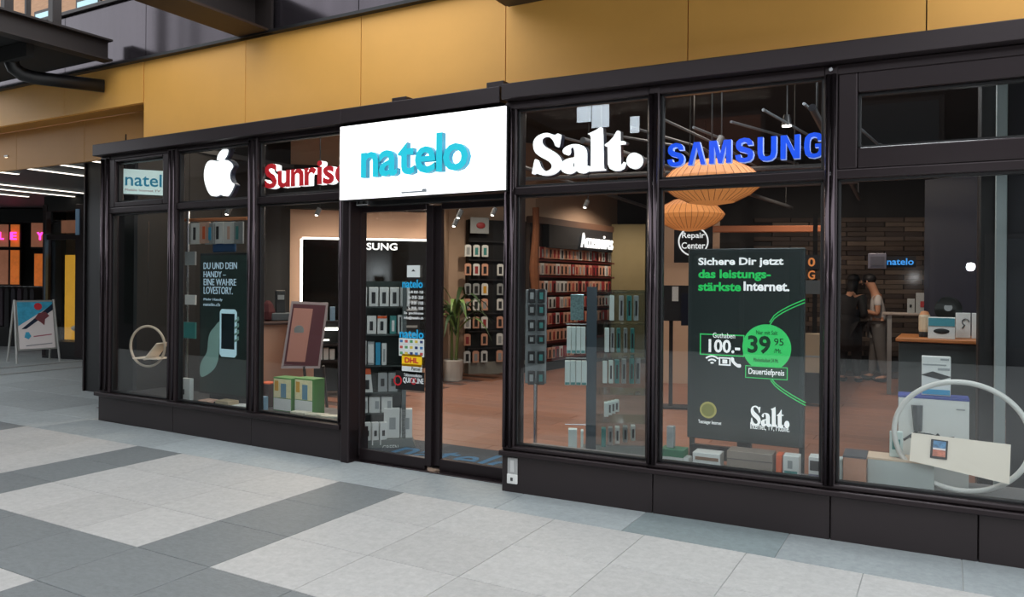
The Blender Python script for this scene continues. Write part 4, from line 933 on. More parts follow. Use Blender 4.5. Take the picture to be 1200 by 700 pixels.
def ritem(label,px0,px1,py0,py1,m,cat='box',name='product_box',pm=None,d=.09,group=None,pr=(.3,.7,.15,.75),yo=-.05,tilt=0,pm2=None,pr2=None):
    c=Vector((rx2((px0+px1)/2),yo,rz2(py1)+.008)); M=Matrix.Rotation(ra,3,'Z'); v=M@c
    return carton(label,(a[0]+v.x,a[1]+v.y,c.z),(px1-px0)*kk-.004,(py1-py0)*kk,d,m,ra+tilt,cat,name,pm,pr,pm2,pr2,group)
ritem('plain white box at the left of the top shelf of the door rack',420,430,338,360,CW)
for i,x in enumerate((432,444,456,468)):
    ritem('white telephone box with dark print, %s on the top shelf of the door rack'%('first','second','third','fourth')[i],x,x+11,338,360,CW,pm=CK,group='white telephone boxes on the door rack')
ritem('green box at the left of the second shelf of the door rack',421,429,370.5,392,CGR)
for i,x in enumerate((430,442)): ritem('%s white box with black earphone print on the second shelf of the door rack'%('left','right')[i],x,x+11,371,392,CW,pm=CK,pr=(.3,.65,.2,.7),pm2=CO if i else None,pr2=(0,1,.86,1),group='earphone boxes on the door rack')
ritem('teal box with white print on the second shelf right of the earphone boxes',456,464,371,392,CT,pm=CW); ritem('narrow pale box at the right of the second shelf of the door rack',465,472,370,392,CW,pm=CK,pr=(.35,.6,.1,.9))
ritem('white box at the left of the third shelf of the door rack',420,430,400,428,CW); ritem('pale grey box left of the blue one on the third shelf of the door rack',431,439,401,428,CG,pm=CW,pr=(.1,.9,.1,.9)); ritem('bright blue box on the third shelf of the door rack',440,446,402,428,CB); ritem('white box right of the blue one on the third shelf of the door rack',447,453,403,428,CW,pm=CG)
for i,(x,y) in enumerate(((449,442),(461,444))): ritem('%s round-windowed headphone box on the fourth shelf of the door rack'%('left','right')[i],x-6,x+5,437,459,CG,pm=CK,pr=(.3,.7,.3,.7),group='headphone boxes on the door rack')
c=Vector((rx2(431),-.06,rz2(459))); v=Matrix.Rotation(ra,3,'Z')@c
t=thing('headphone_box','tent-shaped orange-tipped box at the left of the fourth shelf of the door rack','box',(a[0]+v.x,a[1]+v.y,c.z),ra)
MB().prism([(-.055,0),(.055,0),(.03,.23),(-.02,.23)],-.03,.03).put('carton',CW,t); MB().prism([(-.028,.18),(.036,.18),(.03,.235),(-.02,.235)],-.034,.034).put('orange_tip',CO,t); box('front_print',(0,-.032,.08),(.04,.003,.09),CK,t)
for i,x in enumerate((419,433,447)): ritem('%s low white camera box on the fifth shelf of the door rack'%('left','middle','right')[i],x,x+13,465,483,CW,pm=CG,pr=(.55,.9,.25,.75),group='low white boxes on the door rack')
ritem('orange edged box at the bottom left of the door rack',419,425,494,520,CO,d=.16,yo=-.12)
for i,x in enumerate((427,436,445)): ritem('%s rounded white box at the foot of the door rack'%('left','middle','right')[i],x,x+8.5,493,519,CW,pm=CK,pr=(.3,.7,.4,.65),d=.05,yo=-.13,tilt=.25,group='rounded white boxes at the rack foot')
for i,(x0,x1) in enumerate(((450,468.5),(469.5,483))): ritem('%s large white box with grey flower print at the rack foot'%('left','right')[i],x0,x1,478+i,512,CW,pm=CG,pr=(.35,.75,.3,.7),d=.08,yo=-.09,group='large white boxes at the rack foot')

# ---------------------------------------------------------- gondola behind the fourth window
kk=6.9/903; a=(-2.763,1.123,0.896); ga=0.4105
TG=mat('blue_grey_glass_panel','#34454f',.25,.1)
gd=thing('display_gondola','slim blue grey display stand with hooks behind the fourth window','display stand',(a[0],a[1],0),ga)
def hx(px): return (px-693)*kk
def hz(py): return 1.655+(330.5-py)*kk
box('side_panel',(0,.0,(hz(336)+.02)/2),(.09,.06,hz(336)-.02),TG,gd); box('back_panel',(.26,.45,(hz(340)+.02)/2),(.50,.02,hz(340)-.02),SMOKE,gd,rz=.0)
box('base',(.22,.22,.05),(.58,.55,.10),mat('rack_grey','#56605f'),gd)
for yv in (381,421,499): MB().cyl((0,-.02,hz(yv)+.01),(hx(663),-.02,hz(yv)+.01),.006,6).put('hook_bar',CHROME,gd)
for yv in (344,381,420,463,496):
    box('glass_shelf',(.28,.2,hz(yv)+.012),(.46,.44,.008),ACRYL,gd)
def gitem(label,px0,px1,py0,py1,m,y=0,d=.10,pm=None,group=None,pr=(.1,.9,.02,.12),cat='box'):
    s_=(6.9+y)/6.9; v=Matrix.Rotation(ga,3,'Z')@Vector((hx((px0+px1)/2)*s_,y,0)); z=1.655+(330.5-py1)*kk*s_
    return carton(label,(a[0]+v.x,a[1]+v.y,z),(px1-px0)*kk*s_-.003,(py1-py0)*kk*s_,d,m,ga,cat,'product_box',pm,pr,group=group)
CWB=mat('pale_mint_card','#cfe0dc',.45)
for (x0,x1,y0,y1,nm) in ((664,686,383,414,'upper left'),(662,688,423,451,'lower left')):
    n_=4; w_=(x1-x0)/n_
    for i in range(n_): gitem('slim white hanging packet in the %s row of the slim display stand'%nm,x0+w_*i,x0+w_*(i+1),y0,y1,CWB,y=-.03+.02*(i%2),pm=CT,group='packets in the %s row of the stand'%nm,cat='packet')
t=gitem('shiny blistered packet hanging above the white rows left of the display stand',668,684,345,375,mat('foil_teal','#8fb0b0',.15,.6,noise=.6,nscale=60),y=.05)
gitem('tall white box standing on the sill at the foot of the display stand',666.5,677,503,529,CWB,y=-.28,d=.08); gitem('narrow white box right of the tall one at the foot of the display stand',681,684.5,504,530,CWB,y=-.24,d=.08)
for r,(y0,y1,xs,nm) in enumerate(((346,375,(713.5,724.5,733.5,741.5),'top'),(384,412,(708,715,722,730,738),'second'),(423,448,(706,713,720,728,737,744),'third'),(471,487,(708,712,716,720),'fourth'),(501,522,(705,713,721,730,739),'bottom'))):
    for i,x in enumerate(xs):
        y=.04+.08*i*(1 if r!=3 else 0); wd=5.5 if r not in (1,) or i<1 else 4.5
        mm=CWB if (r,i) in ((0,0),(1,0),(2,0),(2,1),(3,0),(3,1),(3,2),(3,3)) else (CG if i%2 else CT)
        if r==4: mm=CT if i==0 else (CG if i%2 else CW)
        gitem('slim packet in the %s row on the right side of the display stand'%nm,x,x+wd,y0-i*(1 if r>1 else 0),y1-i*(2 if r>2 else 0),mm,y=y,pm=CK if i>0 else None,pr=(.3,.7,.2,.8),group='packets in the %s right row of the stand'%nm,cat='packet')
# ---------------------------------------------------------- pegboard spinner
kk=7.4/903; a=(-3.429,1.322,1.083); ga=0.4821
t=thing('pegboard_stand','pale grey pegboard stand of dark cases left in the fourth window','display stand',(a[0],a[1],0),ga)
z0_=1.655+(330.5-450)*kk; z1_=1.655+(330.5-340)*kk
MB().box((0,.02,(z0_+z1_)/2),(25*kk,.03,z1_-z0_),bev=.004).put('board',mat('pegboard_grey','#8c9496',.5),t); MB().cyl((0,.03,0),(0,.03,z0_),.02,10).put('pole',CHROME,t); MB().cyl((0,.03,0),(0,.03,.03),.16,20).put('foot',GREY,t)
for r,(y0,y1) in enumerate(((333,349),(351,364),(369,382),(387,397),(406,420),(429,445))):
    for i,x in enumerate((621,632)):
        v=Matrix.Rotation(ga,3,'Z')@Vector(((x+2-628)*kk,-.02,0))
        carton('dark framed case on the pale pegboard stand',(a[0]+v.x,a[1]+v.y,1.655+(330.5-y1-6)*kk),8.2*kk,(y1-y0)*kk,.03,CK,ga,'phone case','phone_case',CG if i==0 else CT,(.25,.75,.25,.75),group='cases on the pegboard stand')

# ---------------------------------------------------------- window 3: counter, register, boxes
a=(-7.236,1.816,0.838); ca=0.7986+.12; kk=9.7/903
t=thing('counter','peach fronted service counter with dark top behind the third window','counter',(a[0],a[1],0),ca)
zc=(-7.238,1.815,1.106)[2]; MB().box((0.02,.3,zc/2),(.66,.56,zc-.02),bev=.006).put('body',mat('counter_peach','#d0a084',.5),t); MB().box((.04,.28,zc),(.76,.66,.035),bev=.006).put('top',mat('counter_top_brown','#4a3028',.4),t)
a=(-7.512,1.891,1.116)
t=thing('card_terminal','dark card terminal standing on the peach counter','terminal',(a[0],a[1]+.1,zc+.02),ca)
MB().box((0,0,.05),(.24,.2,.10),bev=.01).put('base',GREY,t); MB().box((0,.03,.24),(.13,.07,.30),bev=.012,rx=-.15).put('keypad_body',CK,t); box('screen',(0,-.02,.30),(.08,.02,.06),CG,t)
a=(-7.568,1.744,1.153)
t=thing('red_bag','small dark red bundle at the left end of the peach counter','bag',(a[0]-.02,a[1]+.1,zc+.018)); MB().lathe([(.02,0),(.07,.02),(.08,.12),(.05,.22),(.02,.26)],10,jit=.2).put('bundle',mat('maroon_cloth','#5a2a2c',.8),t)
a=(-7.656,2.957,0.427); ca2=0.7521; kk=10.9/903
t=thing('lit_shelf','dark shelf unit with white light strips right behind the third window','shelf',(a[0],a[1],0),ca2)
def wz(py): return 1.655+(328.5-py)*kk
for yv in (378,405,424): box('shelf_board',(0,.15,wz(yv)),(34*kk,.3,.03),mat('shelf_dark','#241f20',.5),t)
box('back_board',(0,.31,wz(420)/1+.0),(34*kk,.02,(460-375)*kk),CK,t); box('light_strip',(0.03,-.0,wz(386)),(29*kk,.02,.04),LEDW,t); box('light_strip',(-.02,.0,wz(399)),(14*kk,.02,.02),LEDW,t); 
for s_ in (-1,1): box('upright',(s_*17*kk,.15,wz(376)/2),(.02,.3,wz(376)),mat('shelf_dark','#241f20'),t)
for i,x in enumerate((375,382,389)):
    v=Matrix.Rotation(ca2,3,'Z')@Vector(((x-380)*kk,.12,0)); carton('small white carton, %s on the lit shelf behind the third window'%('left','middle','right')[i],(a[0]+v.x,a[1]+v.y,wz(424)+.016),.07,.15+.02*(i==1),.08,CW,ca2,pm=CR if i==0 else None,pr=(.3,.6,.1,.3),group='cartons on the lit shelf')
v=Matrix.Rotation(ca2,3,'Z')@Vector((9*kk,.1,0)); carton('pale blue bottle-like box on top of the lit shelf',(a[0]+v.x,a[1]+v.y,wz(378)+.016),.07,.2,.06,mat('pale_blue','#8fb0c8',.4),ca2)
v=Matrix.Rotation(ca2,3,'Z')@Vector((-9*kk,.1,0)); carton('wide maroon and grey box on top of the lit shelf',(a[0]+v.x,a[1]+v.y,wz(378)+.016),.30,.26,.08,CG,ca2,pm=mat('maroon_print','#5a2630',.5),pr=(.05,.95,.15,.6))
# inner easel board
a=(-6.874,1.676,0.573); ea=0.7832; kk=9.4/903
t=thing('easel_board','pale framed board with maroon print leaning behind the two yellow boxes','board',(a[0],a[1],0),ea)
zf=1.655+(328.4-432)*kk; 
def eb(px,py): return ((px-350)*kk,.0+.2*((432-py)/80),1.655+(328.4-py)*kk)
def slab(name,P4,m,par,th_=.02,o=0):
    q=MB(); A=[Vector(p)+Vector((0,-o,0)) for p in P4]; B=[p+Vector((0,th_,0)) for p in A]; vv=[q.bm.verts.new(p) for p in A+B]
    for f in ((0,1,2,3),(7,6,5,4),(0,4,5,1),(1,5,6,2),(2,6,7,3),(3,7,4,0)): q.bm.faces.new([vv[i] for i in f])
    return q.put(name,m,par)
slab('frame',[eb(330,432),eb(374,433),eb(384,356),eb(341,354)],mat('frame_translucent_grey','#a89a9a',.4),t)
slab('printed_sheet',[eb(333,429),eb(372,430),eb(381,359),eb(343,357)],mat('maroon_print','#5a2630',.5),t,.01,.005)
slab('printed_pale_field',[eb(336,424),eb(357,425),eb(366,363),eb(344,362)],mat('print_rose','#c08878',.5),t,.008,.012)
MB().cyl(eb(350,388),Vector(eb(350,388))+Vector((0,-.02,0)),.06,14).put('printed_disc',CG,t)
for x in (356,378): MB().cyl(eb(x,430),(eb(x,430)[0]+.06,.25,.02),.018,6).put('leg',CK,t)
# two yellow green boxes, red item, sill goods of the left windows
lfs=.345
def sill(label,fr,px0,px1,py0,py1,m,off=.2,d=.12,cat='box',name='product_box',pm=None,pr=(.1,.9,.2,.8),pm2=None,pr2=None,group=None,rz=0,zb=None,top=None):
    pass
def put_on(fr,u,off,z): 
    O,A_=(LO,AL) if fr=='L' else (RO,AR)
    return (O[0]+math.cos(A_)*u-math.sin(A_)*off,O[1]+math.sin(A_)*u+math.cos(A_)*off,z)
PRY=mat('print_yellow_white','#e8e0b0',.5,noise=.15,nscale=20); PGB=mat('print_green_border','#4a8a3c',.5); PRF=mat('print_figure_blue','#5c8aa0',.5)
tbl=thing('display_plinth','low dark display plinth inside the left windows','plinth',LO,AL)
box('plinth_top',(1.83,.49,.30),(3.4,.5,.03),mat('plinth_dark','#3a3a3c',.4),tbl); box('plinth_body',(1.83,.49,.145),(3.36,.46,.28),BLKM,tbl)
for i,(q0,q1,zt_) in enumerate((((2.567,0.317),(2.833,0.659),0),((2.872,0.32),(3.128,0.672),0))):
    w_=q1[0]-q0[0]; h_=q1[1]-.318
    t=carton('%s of two green edged boxes with yellow and white picture on the plinth'%('left','right')[i],put_on('L',(q0[0]+q1[0])/2,.38,.318),w_,h_,.16,PGB,AL,pm=PRY,pr=(.04,.96,.40,.96),pm2=CW,pr2=(.04,.96,.03,.38),group=None)
    box('printed_figure',(0.02,-.085,h_*.62),(w_*.28,.004,h_*.42),PRF,t); box('printed_yellow_block',(-w_*.3,-.085,h_*.75),(w_*.2,.004,h_*.3),CY,t)
q=(2.325,0.559); carton('dark box with orange tip left of the two green edged boxes',put_on('L',q[0],.45,.318),.14,q[1]-.318,.12,mat('dark_red_box','#4a3432',.5),AL,top=CO)
q=(2.454,0.333); carton('pale blue small box on the plinth under the orange tipped one',put_on('L',q[0],.25,.318),.13,.14,.06,mat('pale_blue','#8fb0c8'),AL)
q=(1.269,0.421); carton('white telephone box standing at the left of the second window',put_on('L',q[0],.25,.318),.15,.24,.05,CW,AL,pm=CK,pr=(.15,.4,.25,.5))
for i,(px,w_,h_,m,lab) in enumerate(((246,.16,.05,CS,'flat tan pouch on the plinth under the hand poster'),(256,.10,.04,CK,'small black charger puck on the plinth under the hand poster'),(268,.20,.07,mat('tan_box','#a89878',.5),'low tan carton on the plinth under the hand poster'),(281,.26,.03,CW,'flat white sheet box with dark stripes under the hand poster'))):
    q=((1.713,0.389),(1.85,0.401),(2.012,0.396),(2.184,0.358))[i]
    carton(lab,put_on('L',q[0],.18+.06*(i%2),.318),w_,h_,.14,m,AL+.3*(i%2),pm=CK if i==3 else None,pr=(.2,.5,.2,.8))
for i,px in enumerate((350,372,386)):
    q=((3.081,0.34),(3.309,0.337),(3.486,0.346))[i]
    carton('%s crumpled pale packet lying in front of the two green edged boxes'%('left','middle','right')[i],put_on('L',q[0],.19,.318),.20,.05,.1,mat('pale_packet','#c8c4b0',.4,noise=.2,nscale=30),AL+.2*i,group='pale packets on the plinth')
# hanging cards and pole in the second window
pt=(0.375,1.94)
t=thing('hanger_pole','slim steel pole with white and teal cards left in the second window','display stand',(*put_on('L',pt[0],.9,0)[:2],0),AL)
MB().cyl((0,0,0),(0,0,2.62),.018,8).put('pole',CHROME,t)
for (y0,y1,m) in (((0.377,1.824),(0.569,1.99),CG),((0.383,1.339),(0.576,1.458),CW),((0.355,0.926),(0.58,1.124),CT)):
    box('card',((y0[0]+y1[0])/2-pt[0],-.03,(y0[1]+y1[1])/2),(y1[0]-y0[0],.02,y1[1]-y0[1]),m,t)
q0=(0.267,2.394); q1=(1.333,2.378)
t=thing('card_rail','copper coloured rail carrying hanging cards across the second window','rail',put_on('L',q0[0],1.0,q0[1]),AL)
MB().cyl((-.1,0,0),(q1[0]-q0[0],0,q1[1]-q0[1]),.02,8).put('bar',mat('copper','#b87850',.4,.4),t)
for x_ in (0,.6): MB().cyl((x_,0,0),(x_,0,4.2-q0[1]),.006,6).put('hanger',BLACK,t)
for i,(px,m,pmm) in enumerate(((229,CW,CK),(240,CS,CO),(247,CG,CB),(256,CW,CK),(269,CW,CS),(279,CG,CT))):
    q=((0.452,2.205),(0.629,2.211),(0.74,2.197),(0.881,2.204),(1.081,2.199),(1.231,2.196))[i]
    t=carton(('white case card with a hook shaped print, leftmost on the copper rail','tan case card with orange print, second on the copper rail','grey case card with blue print, third on the copper rail','white case card with a black curl print, fourth on the copper rail','white case card with tan print, fifth on the copper rail','grey case card with teal print, rightmost on the copper rail')[i],put_on('L',q[0],.95,q[1]-.12),.19,.26,.02,m,AL,'card','case_card',pmm,(.35,.6,.2,.8))
q=(0.928,2.061); t=tag(MB().box((0,0,0),(.42,.03,.16),bev=.03).cyl((-.15,0,.05),(-.15,0,(0.925,2.371)[1]-(0.928,2.061)[1]),.004,5).cyl((.15,0,.05),(.15,0,(0.925,2.371)[1]-(0.928,2.061)[1]),.004,5).put('blue_banner',mat('banner_blue','#15406a',.5,emit=.05),None,put_on('L',q[0],1.0,q[1]),AL),'dark blue banner hanging below the cards on the copper rail','banner')

# ---------------------------------------------------------- window 5 and 6: sill goods
tbl=thing('display_plinth','low pale display plinth inside the right windows','plinth',RO,AR)
box('plinth_top',(1.22,.315,.30),(2.36,.22,.03),mat('plinth_grey','#7d7a78',.4),tbl); box('plinth_body',(1.22,.315,.145),(2.34,.20,.28),BLKM,tbl)
box('plinth_top',(3.1,.46,.30),(1.36,.52,.03),mat('plinth_grey','#7d7a78',.4),tbl); box('plinth_body',(3.1,.46,.145),(1.34,.48,.28),BLKM,tbl)
ZB=.316
def rbox(label,q0,q1,m,off=.3,d=.14,rz=0,zb=None,**k):
    return carton(label,put_on('R',(q0[0]+q1[0])/2,max(off,.28),zb or ZB),q1[0]-q0[0],max(.03,q1[1]-ZB),d,m,AR+rz,**k)
rbox('green white striped carton at the left of the fifth window sill',(1.172,0.331),(1.351,0.426),CGR,.3,pm=CW,pr=(.05,.95,.05,.5))
rbox('flat white carton in front of the green striped one on the sill',(1.231,0.327),(1.388,0.376),CW,.18,d=.1)
rbox('small white teapot shaped packet on the green striped carton',(1.208,0.411),(1.259,0.474),CG,.31,d=.06,zb=(1.351,0.426)[1]+.001)
rbox('white carton with brown band left under the poster totem',(1.421,0.334),(1.616,0.431),CW,.22,pm=mat('brown_band','#8a6a52',.5),pr=(.1,.95,.55,.75))
rbox('large taupe carton under the poster totem',(1.667,0.285),(1.978,0.472),mat('taupe_carton','#8d8176',.6,noise=.08,nscale=4),.22,d=.16,pm=mat('dark_seam','#5c544e',.6),pr=(.0,1,.62,.66))
rbox('narrow orange carton right of the taupe carton',(1.997,0.336),(2.036,0.471),CO,.22,d=.12)
rbox('white photo carton between the orange carton and the totem leg',(2.043,0.336),(2.147,0.471),CW,.22,d=.12,pm=CT,pr=(.1,.9,.05,.35),pm2=CG,pr2=(.3,.6,.45,.8))
rbox('black and white patterned carton at the right end of the fifth window',(2.209,0.333),(2.295,0.482),CW,.22,d=.12,pm=CK,pr=(.1,.9,.45,.85),pm2=mat('purple_grey','#6a6a80',.5),pr2=(.0,1,0,.3))
rbox('pale small carton at the left end of the sixth window',(2.375,0.336),(2.421,0.483),CWB,.2,d=.1)
BEECH=mat('beech_veneer','#b88468',.5,noise=.1,nscale=6,stretch=(1,1,8))
rbox('wood fronted display cube with dark top in the sixth window',(2.427,0.331),(2.565,0.511),BEECH,.3,d=.24,top=mat('slate_top','#4a4c50',.5))
rbox('long pale grey display block in the sixth window',(2.569,0.304),(2.958,0.497),mat('pale_block','#b4bcb8',.5),.38,d=.2,top=mat('beech_pale','#d8bfa4',.5))
q0=(2.747,0.447); q1=(3.162,0.892)
t=rbox('large white vacuum cleaner carton with blue top behind the hoop',q0,q1,CW,.60,d=.2,top=mat('blue_lid','#3c4a96',.5))
w_,h_=q1[0]-q0[0],q1[1]-ZB
MB().tube([(-w_*.23,-.105,h_*.92),(-w_*.215,-.105,h_*.62)],[.035,.025],8).put('printed_handle',mat('dark_print','#484c50',.4),t); MB().ball((-w_*.12,-.10,h_*.55),.07,(1.3,.2,.45),12).put('printed_motor',CK,t); MB().tube([(-w_*.22,-.104,h_*.62),(-w_*.42,-.104,h_*.5)],.008,6).put('printed_tube',CK,t); box('printed_red_dot',(-w_*.21,-.106,h_*.63),(.03,.004,.02),CR,t)
MB().tube([(w_*.05,-.104,h_*.6),(w_*.12,-.104,h_*.55),(w_*.3,-.104,h_*.57)],.012,6).put('printed_attachment',CK,t); box('lettering_line',(w_*.38,-.104,h_*.90),(w_*.12,.003,.008),CG,t)
q0=(2.886,0.899); q1=(3.058,1.165)
t=carton('white router carton with dark printed device standing on the blue topped carton',put_on('R',(q0[0]+q1[0])/2,.62,h_+ZB+.014),q1[0]-q0[0],q1[1]-h_-ZB-.01,.07,CW,AR,pm=CB,pr=(.02,.98,.03,.16))
hh=q1[1]-h_-ZB
shape('printed_router',[[(-.09,hh*.5),(-.02,hh*.6),(.09,hh*.48),(.03,hh*.40)]],.004,CK,t,(0,-.038,0)); box('lettering_line',(.05,-.037,hh*.9),(.05,.003,.012),CG,t); box('lettering_line',(-.01,-.037,hh*.76),(.14,.003,.01),CG,t); box('printed_icons',(.045,-.037,hh*.66),(.07,.003,.016),CG,t)
q0=(2.698,0.506); q1=(2.777,0.671)
carton('clear leaflet holder with teal print standing on the long pale block',put_on('R',(q0[0]+q1[0])/2,.37,(2.958,0.497)[1]+.013),q1[0]-q0[0],.17,.03,CWB,AR,cat='holder',name='leaflet_holder',pm=CT,pr=(.2,.8,.3,.7))
# ---------------------------------------------------------- right counter and its goods
kk=7.0/903; a=(-0.027,2.779,0.911); ga=0.0041-.02
def cx_(px): return (px-1104)*kk
def cz_(py): return 1.655+(334-py)*kk
t=thing('sales_cabinet','dark grey cabinet with orange wood top behind the hoop','cabinet',(a[0],a[1],0),ga)
ztop=cz_(400)
MB().box((0,.35,ztop/2-.01),(92*kk,.68,ztop-.03),bev=.005).put('body',mat('cabinet_green_grey','#3c4444',.5),t); MB().box((-.01,.33,ztop),(95*kk,.74,.035),bev=.006).put('top',mat('orange_wood','#b87038',.45,noise=.12,nscale=5,stretch=(1,6,1)),t)
MB().box((47*kk,-.02,ztop-.07),(.03,.03,.15)).put('edge_strip',CW,t)
def citem(px,y): 
    v=Matrix.Rotation(ga,3,'Z')@Vector((cx_(px)*(1+y/7),y,0)); return (a[0]+v.x,a[1]+v.y,ztop+.019)
t=carton('white carton with teal top and dark round print on the wood topped cabinet',citem(1103,.08),28*kk,25*kk,.14,CW,ga,pm=mat('print_sea','#4a9aa8',.5),pr=(.02,.98,.6,.98),pm2=None); MB().ball((0,-.07,.07),.05,(1.3,.15,.5),12).put('printed_pan',CK,t)
t=thing('robot_vacuum','round black disc shaped device propped up on the wood topped cabinet','vacuum cleaner',citem(1109,.30),ga); MB().cyl((0,.0,.26),(0,.05,.27),.115,28).put('disc',mat('gloss_dark','#1a2222',.2),t); MB().cyl((0,-.008,.28),(0,.0,.28),.035,16).put('button',CG,t); box('prop',(0,.04,.08),(.10,.04,.16),CK,t)
t=thing('bottle','cream bottle shaped device with orange cap at the left of the wood topped cabinet','bottle',citem(1085,.22),ga); MB().lathe([(.045,0),(.048,.02),(.048,.05)],18).put('dark_foot',CK,t); MB().lathe([(.046,.05),(.05,.07),(.05,.19),(.043,.21)],18).put('body',mat('cream_plastic','#c8b89c',.4),t); MB().lathe([(.043,.21),(.03,.24),(.0,.245)],18).put('cap',mat('orange_cap','#c88a5c',.4),t)
for i,px in enumerate((1124,1140)): 
    t=carton('%s of two white cartons with grey loop print on the wood topped cabinet'%('left','right')[i],citem(px,.30),15.5*kk,30*kk,.10,CW,ga)
    MB().tube([(.02+.028*math.cos(s_),-.053,.15+.028*math.sin(s_)) for s_ in [i_*.5 for i_ in range(10)]]+[(-.01,-.053,.09)],.005,5).put('printed_loop',GREY,t)
# back counter with cartons
kk=11.3/903; a=(-0.459,7.472,0.575); ga=0.0367
zt_=1.655+(333-368)*kk
t=thing('back_counter','pale topped counter on white legs behind the wood topped cabinet','counter',(a[0],a[1],0),ga)
MB().box((.05,.2,zt_),(66*kk,.5,.03),bev=.004).put('top',mat('pale_top','#9a8f86',.5),t)
for x in (-.27,.38): box('leg',(x,.0,zt_/2),(.06,.06,zt_-.02),mat('leg_pale','#8a8a88',.5),t)
for i,(x0,x1,y0,lab) in enumerate(((1063,1071,351,'small pale carton at the left on the back counter'),(1072,1095,344,'wide pale carton with red print on the back counter'),(1097,1110,346,'dark grey carton on the back counter'),(1112,1128,349,'red lettered dark carton on the back counter'),(1133,1141,334,'tall grey bottle box at the right on the back counter'))):
    v=Matrix.Rotation(ga,3,'Z')@Vector((((x0+x1)/2-1066)*kk,.1,0)); carton(lab,(a[0]+v.x,a[1]+v.y,zt_+.016),(x1-x0)*kk,(368-y0)*kk,.12,(CG,CG,CK,CK,GREY)[i],ga,pm=(CK,CR,None,CR,CW)[i],pr=((.3,.6,.4,.6),(.2,.8,.3,.6),None,(.0,1,.7,.95),(.1,.9,.6,.9))[i])
# orange lit menu boards and pale carton left of the post by window 5
a=(-1.558,5.934,1.687); ga=0.1386; kk=10.5/903
t=thing('menu_boards','stack of small dark boards with orange figures at the right edge of the fifth window','board',(a[0],a[1],0),ga)
box('post',(0,.03,1.3),(.06,.04,2.6),BLKM,t)
for i,(y0,y1,m,s_) in enumerate(((298,315,CK,'0'),(317,326,mat('board_brown','#3c342c',.6),'G'),(328,344,CG,''))):
    zc_=1.655+(332-(y0+y1)/2)*kk; box('board',(0,0,zc_),(22*kk,.02,(y1-y0)*kk),m if i!=2 else GREY,t)
    if s_: text('figure',s_,-.09,.0,zc_-.06,zc_+.06,mat('figure_orange','#e08a4a',.5,emit=.5),t,-.014,.004,.02)
t=carton('pale tall carton below the small orange figured boards',(a[0]+.02,a[1]-.2,1.655+(332-434)*kk),.26,.52,.2,mat('pale_brown_carton','#a89880',.5,noise=.08,nscale=5),ga,pm=CG,pr=(.05,.95,.4,.45)); 
mkobj('carton_stand',MB().box((0,0,-.2),(.3,.22,.41)).mesh('carton_stand',BLKM),t)
# phone stand left in window 5
a=(-3.071,4.508,1.007); ga=0.3057; kk=10/903
t=thing('phone_display','dark phone display stand with a white card behind the fifth window, beside the totem','display stand',(a[0],a[1],0),ga)
box('post',(-.04,.05,.75),(.05,.05,1.5),BLKM,t); box('board',(.02,.02,1.655+(331-355)*kk),(.38,.04,.46),CK,t); box('white_card',(.01,-.01,1.655+(331-344)*kk),(.08,.012,.19),CW,t); box('foot',(0,.05,.03),(.5,.3,.04),BLKM,t); box('dark_screen',(.15,-.01,1.655+(331-362)*kk),(.13,.012,.42),mat('deep_blue_screen','#181c2c',.3),t)
t=thing('back_partition','beige partition wall panel behind the repair sign','partition',((-3.724,7.009,1.677)[0],(-3.724,7.009,1.677)[1],0),0.2952); box('panel',(0,0,1.35),(1.15,.08,2.66),BEIGE,t)
zt_=(-2.464,7.375,2.497); 
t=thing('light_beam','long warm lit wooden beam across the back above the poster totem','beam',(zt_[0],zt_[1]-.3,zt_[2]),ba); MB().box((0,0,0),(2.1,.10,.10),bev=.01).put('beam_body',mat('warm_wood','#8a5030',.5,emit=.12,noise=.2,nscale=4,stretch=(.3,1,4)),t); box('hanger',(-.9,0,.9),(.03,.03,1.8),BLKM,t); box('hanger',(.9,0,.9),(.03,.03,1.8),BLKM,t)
t=thing('blue_sign','small glowing blue lettering sign on the wood strip wall above the two people','sign',((-0.573,7.063,1.979)[0],(-0.573,7.063,1.979)[1],(-0.573,7.063,1.979)[2]),0.0464)
text('lettering','natelo',-.17,.17,-.045,.05,mat('blue_glow','#3a90e0',.5,emit=.9),t,0,.02,.015); box('backing',(0,.03,0),(.4,.02,.16),BLKM,t)
t=thing('wall_box','small pale grey box on the wood strip wall left of the blue sign','box',((-0.868,7.012,1.991)[0],(-0.868,7.012,1.991)[1],(-0.868,7.012,1.991)[2]),0.0705); MB().box((0,0,0),(.24,.06,.22),bev=.006).put('casing',mat('lilac_grey','#6c6c7a',.5),t); box('front_plate',(0,-.034,0),(.18,.006,.13),mat('lilac_dark','#54545f',.5),t)

# ============================================================ people
def skinmesh(name,chains,m,par,sub=2,root=0):
    """chains: list of lists of (x,y,z,r); chains that start on an existing point join it"""
    me=bpy.data.meshes.new(name); bm=bmesh.new(); lay=bm.verts.layers.skin.verify(); idx={}
    for ch in chains:
        prev=None
        for (x,y,z,r) in ch:
            key=(round(x,4),round(y,4),round(z,4))
            if key not in idx:
                v=bm.verts.new((x,y,z)); v[lay].radius=(r,r); idx[key]=v
            v=idx[key]
            if prev is not None and prev is not v and not bm.edges.get((prev,v)): bm.edges.new((prev,v))
            prev=v
    bm.verts.ensure_lookup_table(); bm.verts[root][lay].use_root=True
    bm.to_mesh(me); bm.free(); o=bpy.data.objects.new(name,me); COL.objects.link(o)
    s=o.modifiers.new('skin','SKIN'); s.use_smooth_shade=True; s.branch_smoothing=.3
    ss=o.modifiers.new('sub','SUBSURF'); ss.levels=sub; ss.render_levels=sub
    me2=freeze(o); me2.materials.clear(); me2.materials.append(m)
    for p in me2.polygons: p.use_smooth=True
    return mkobj(name,me2,par)
SKIN=mat('skin','#b58468',.6); HAIRB=mat('black_hair','#120f10',.6)
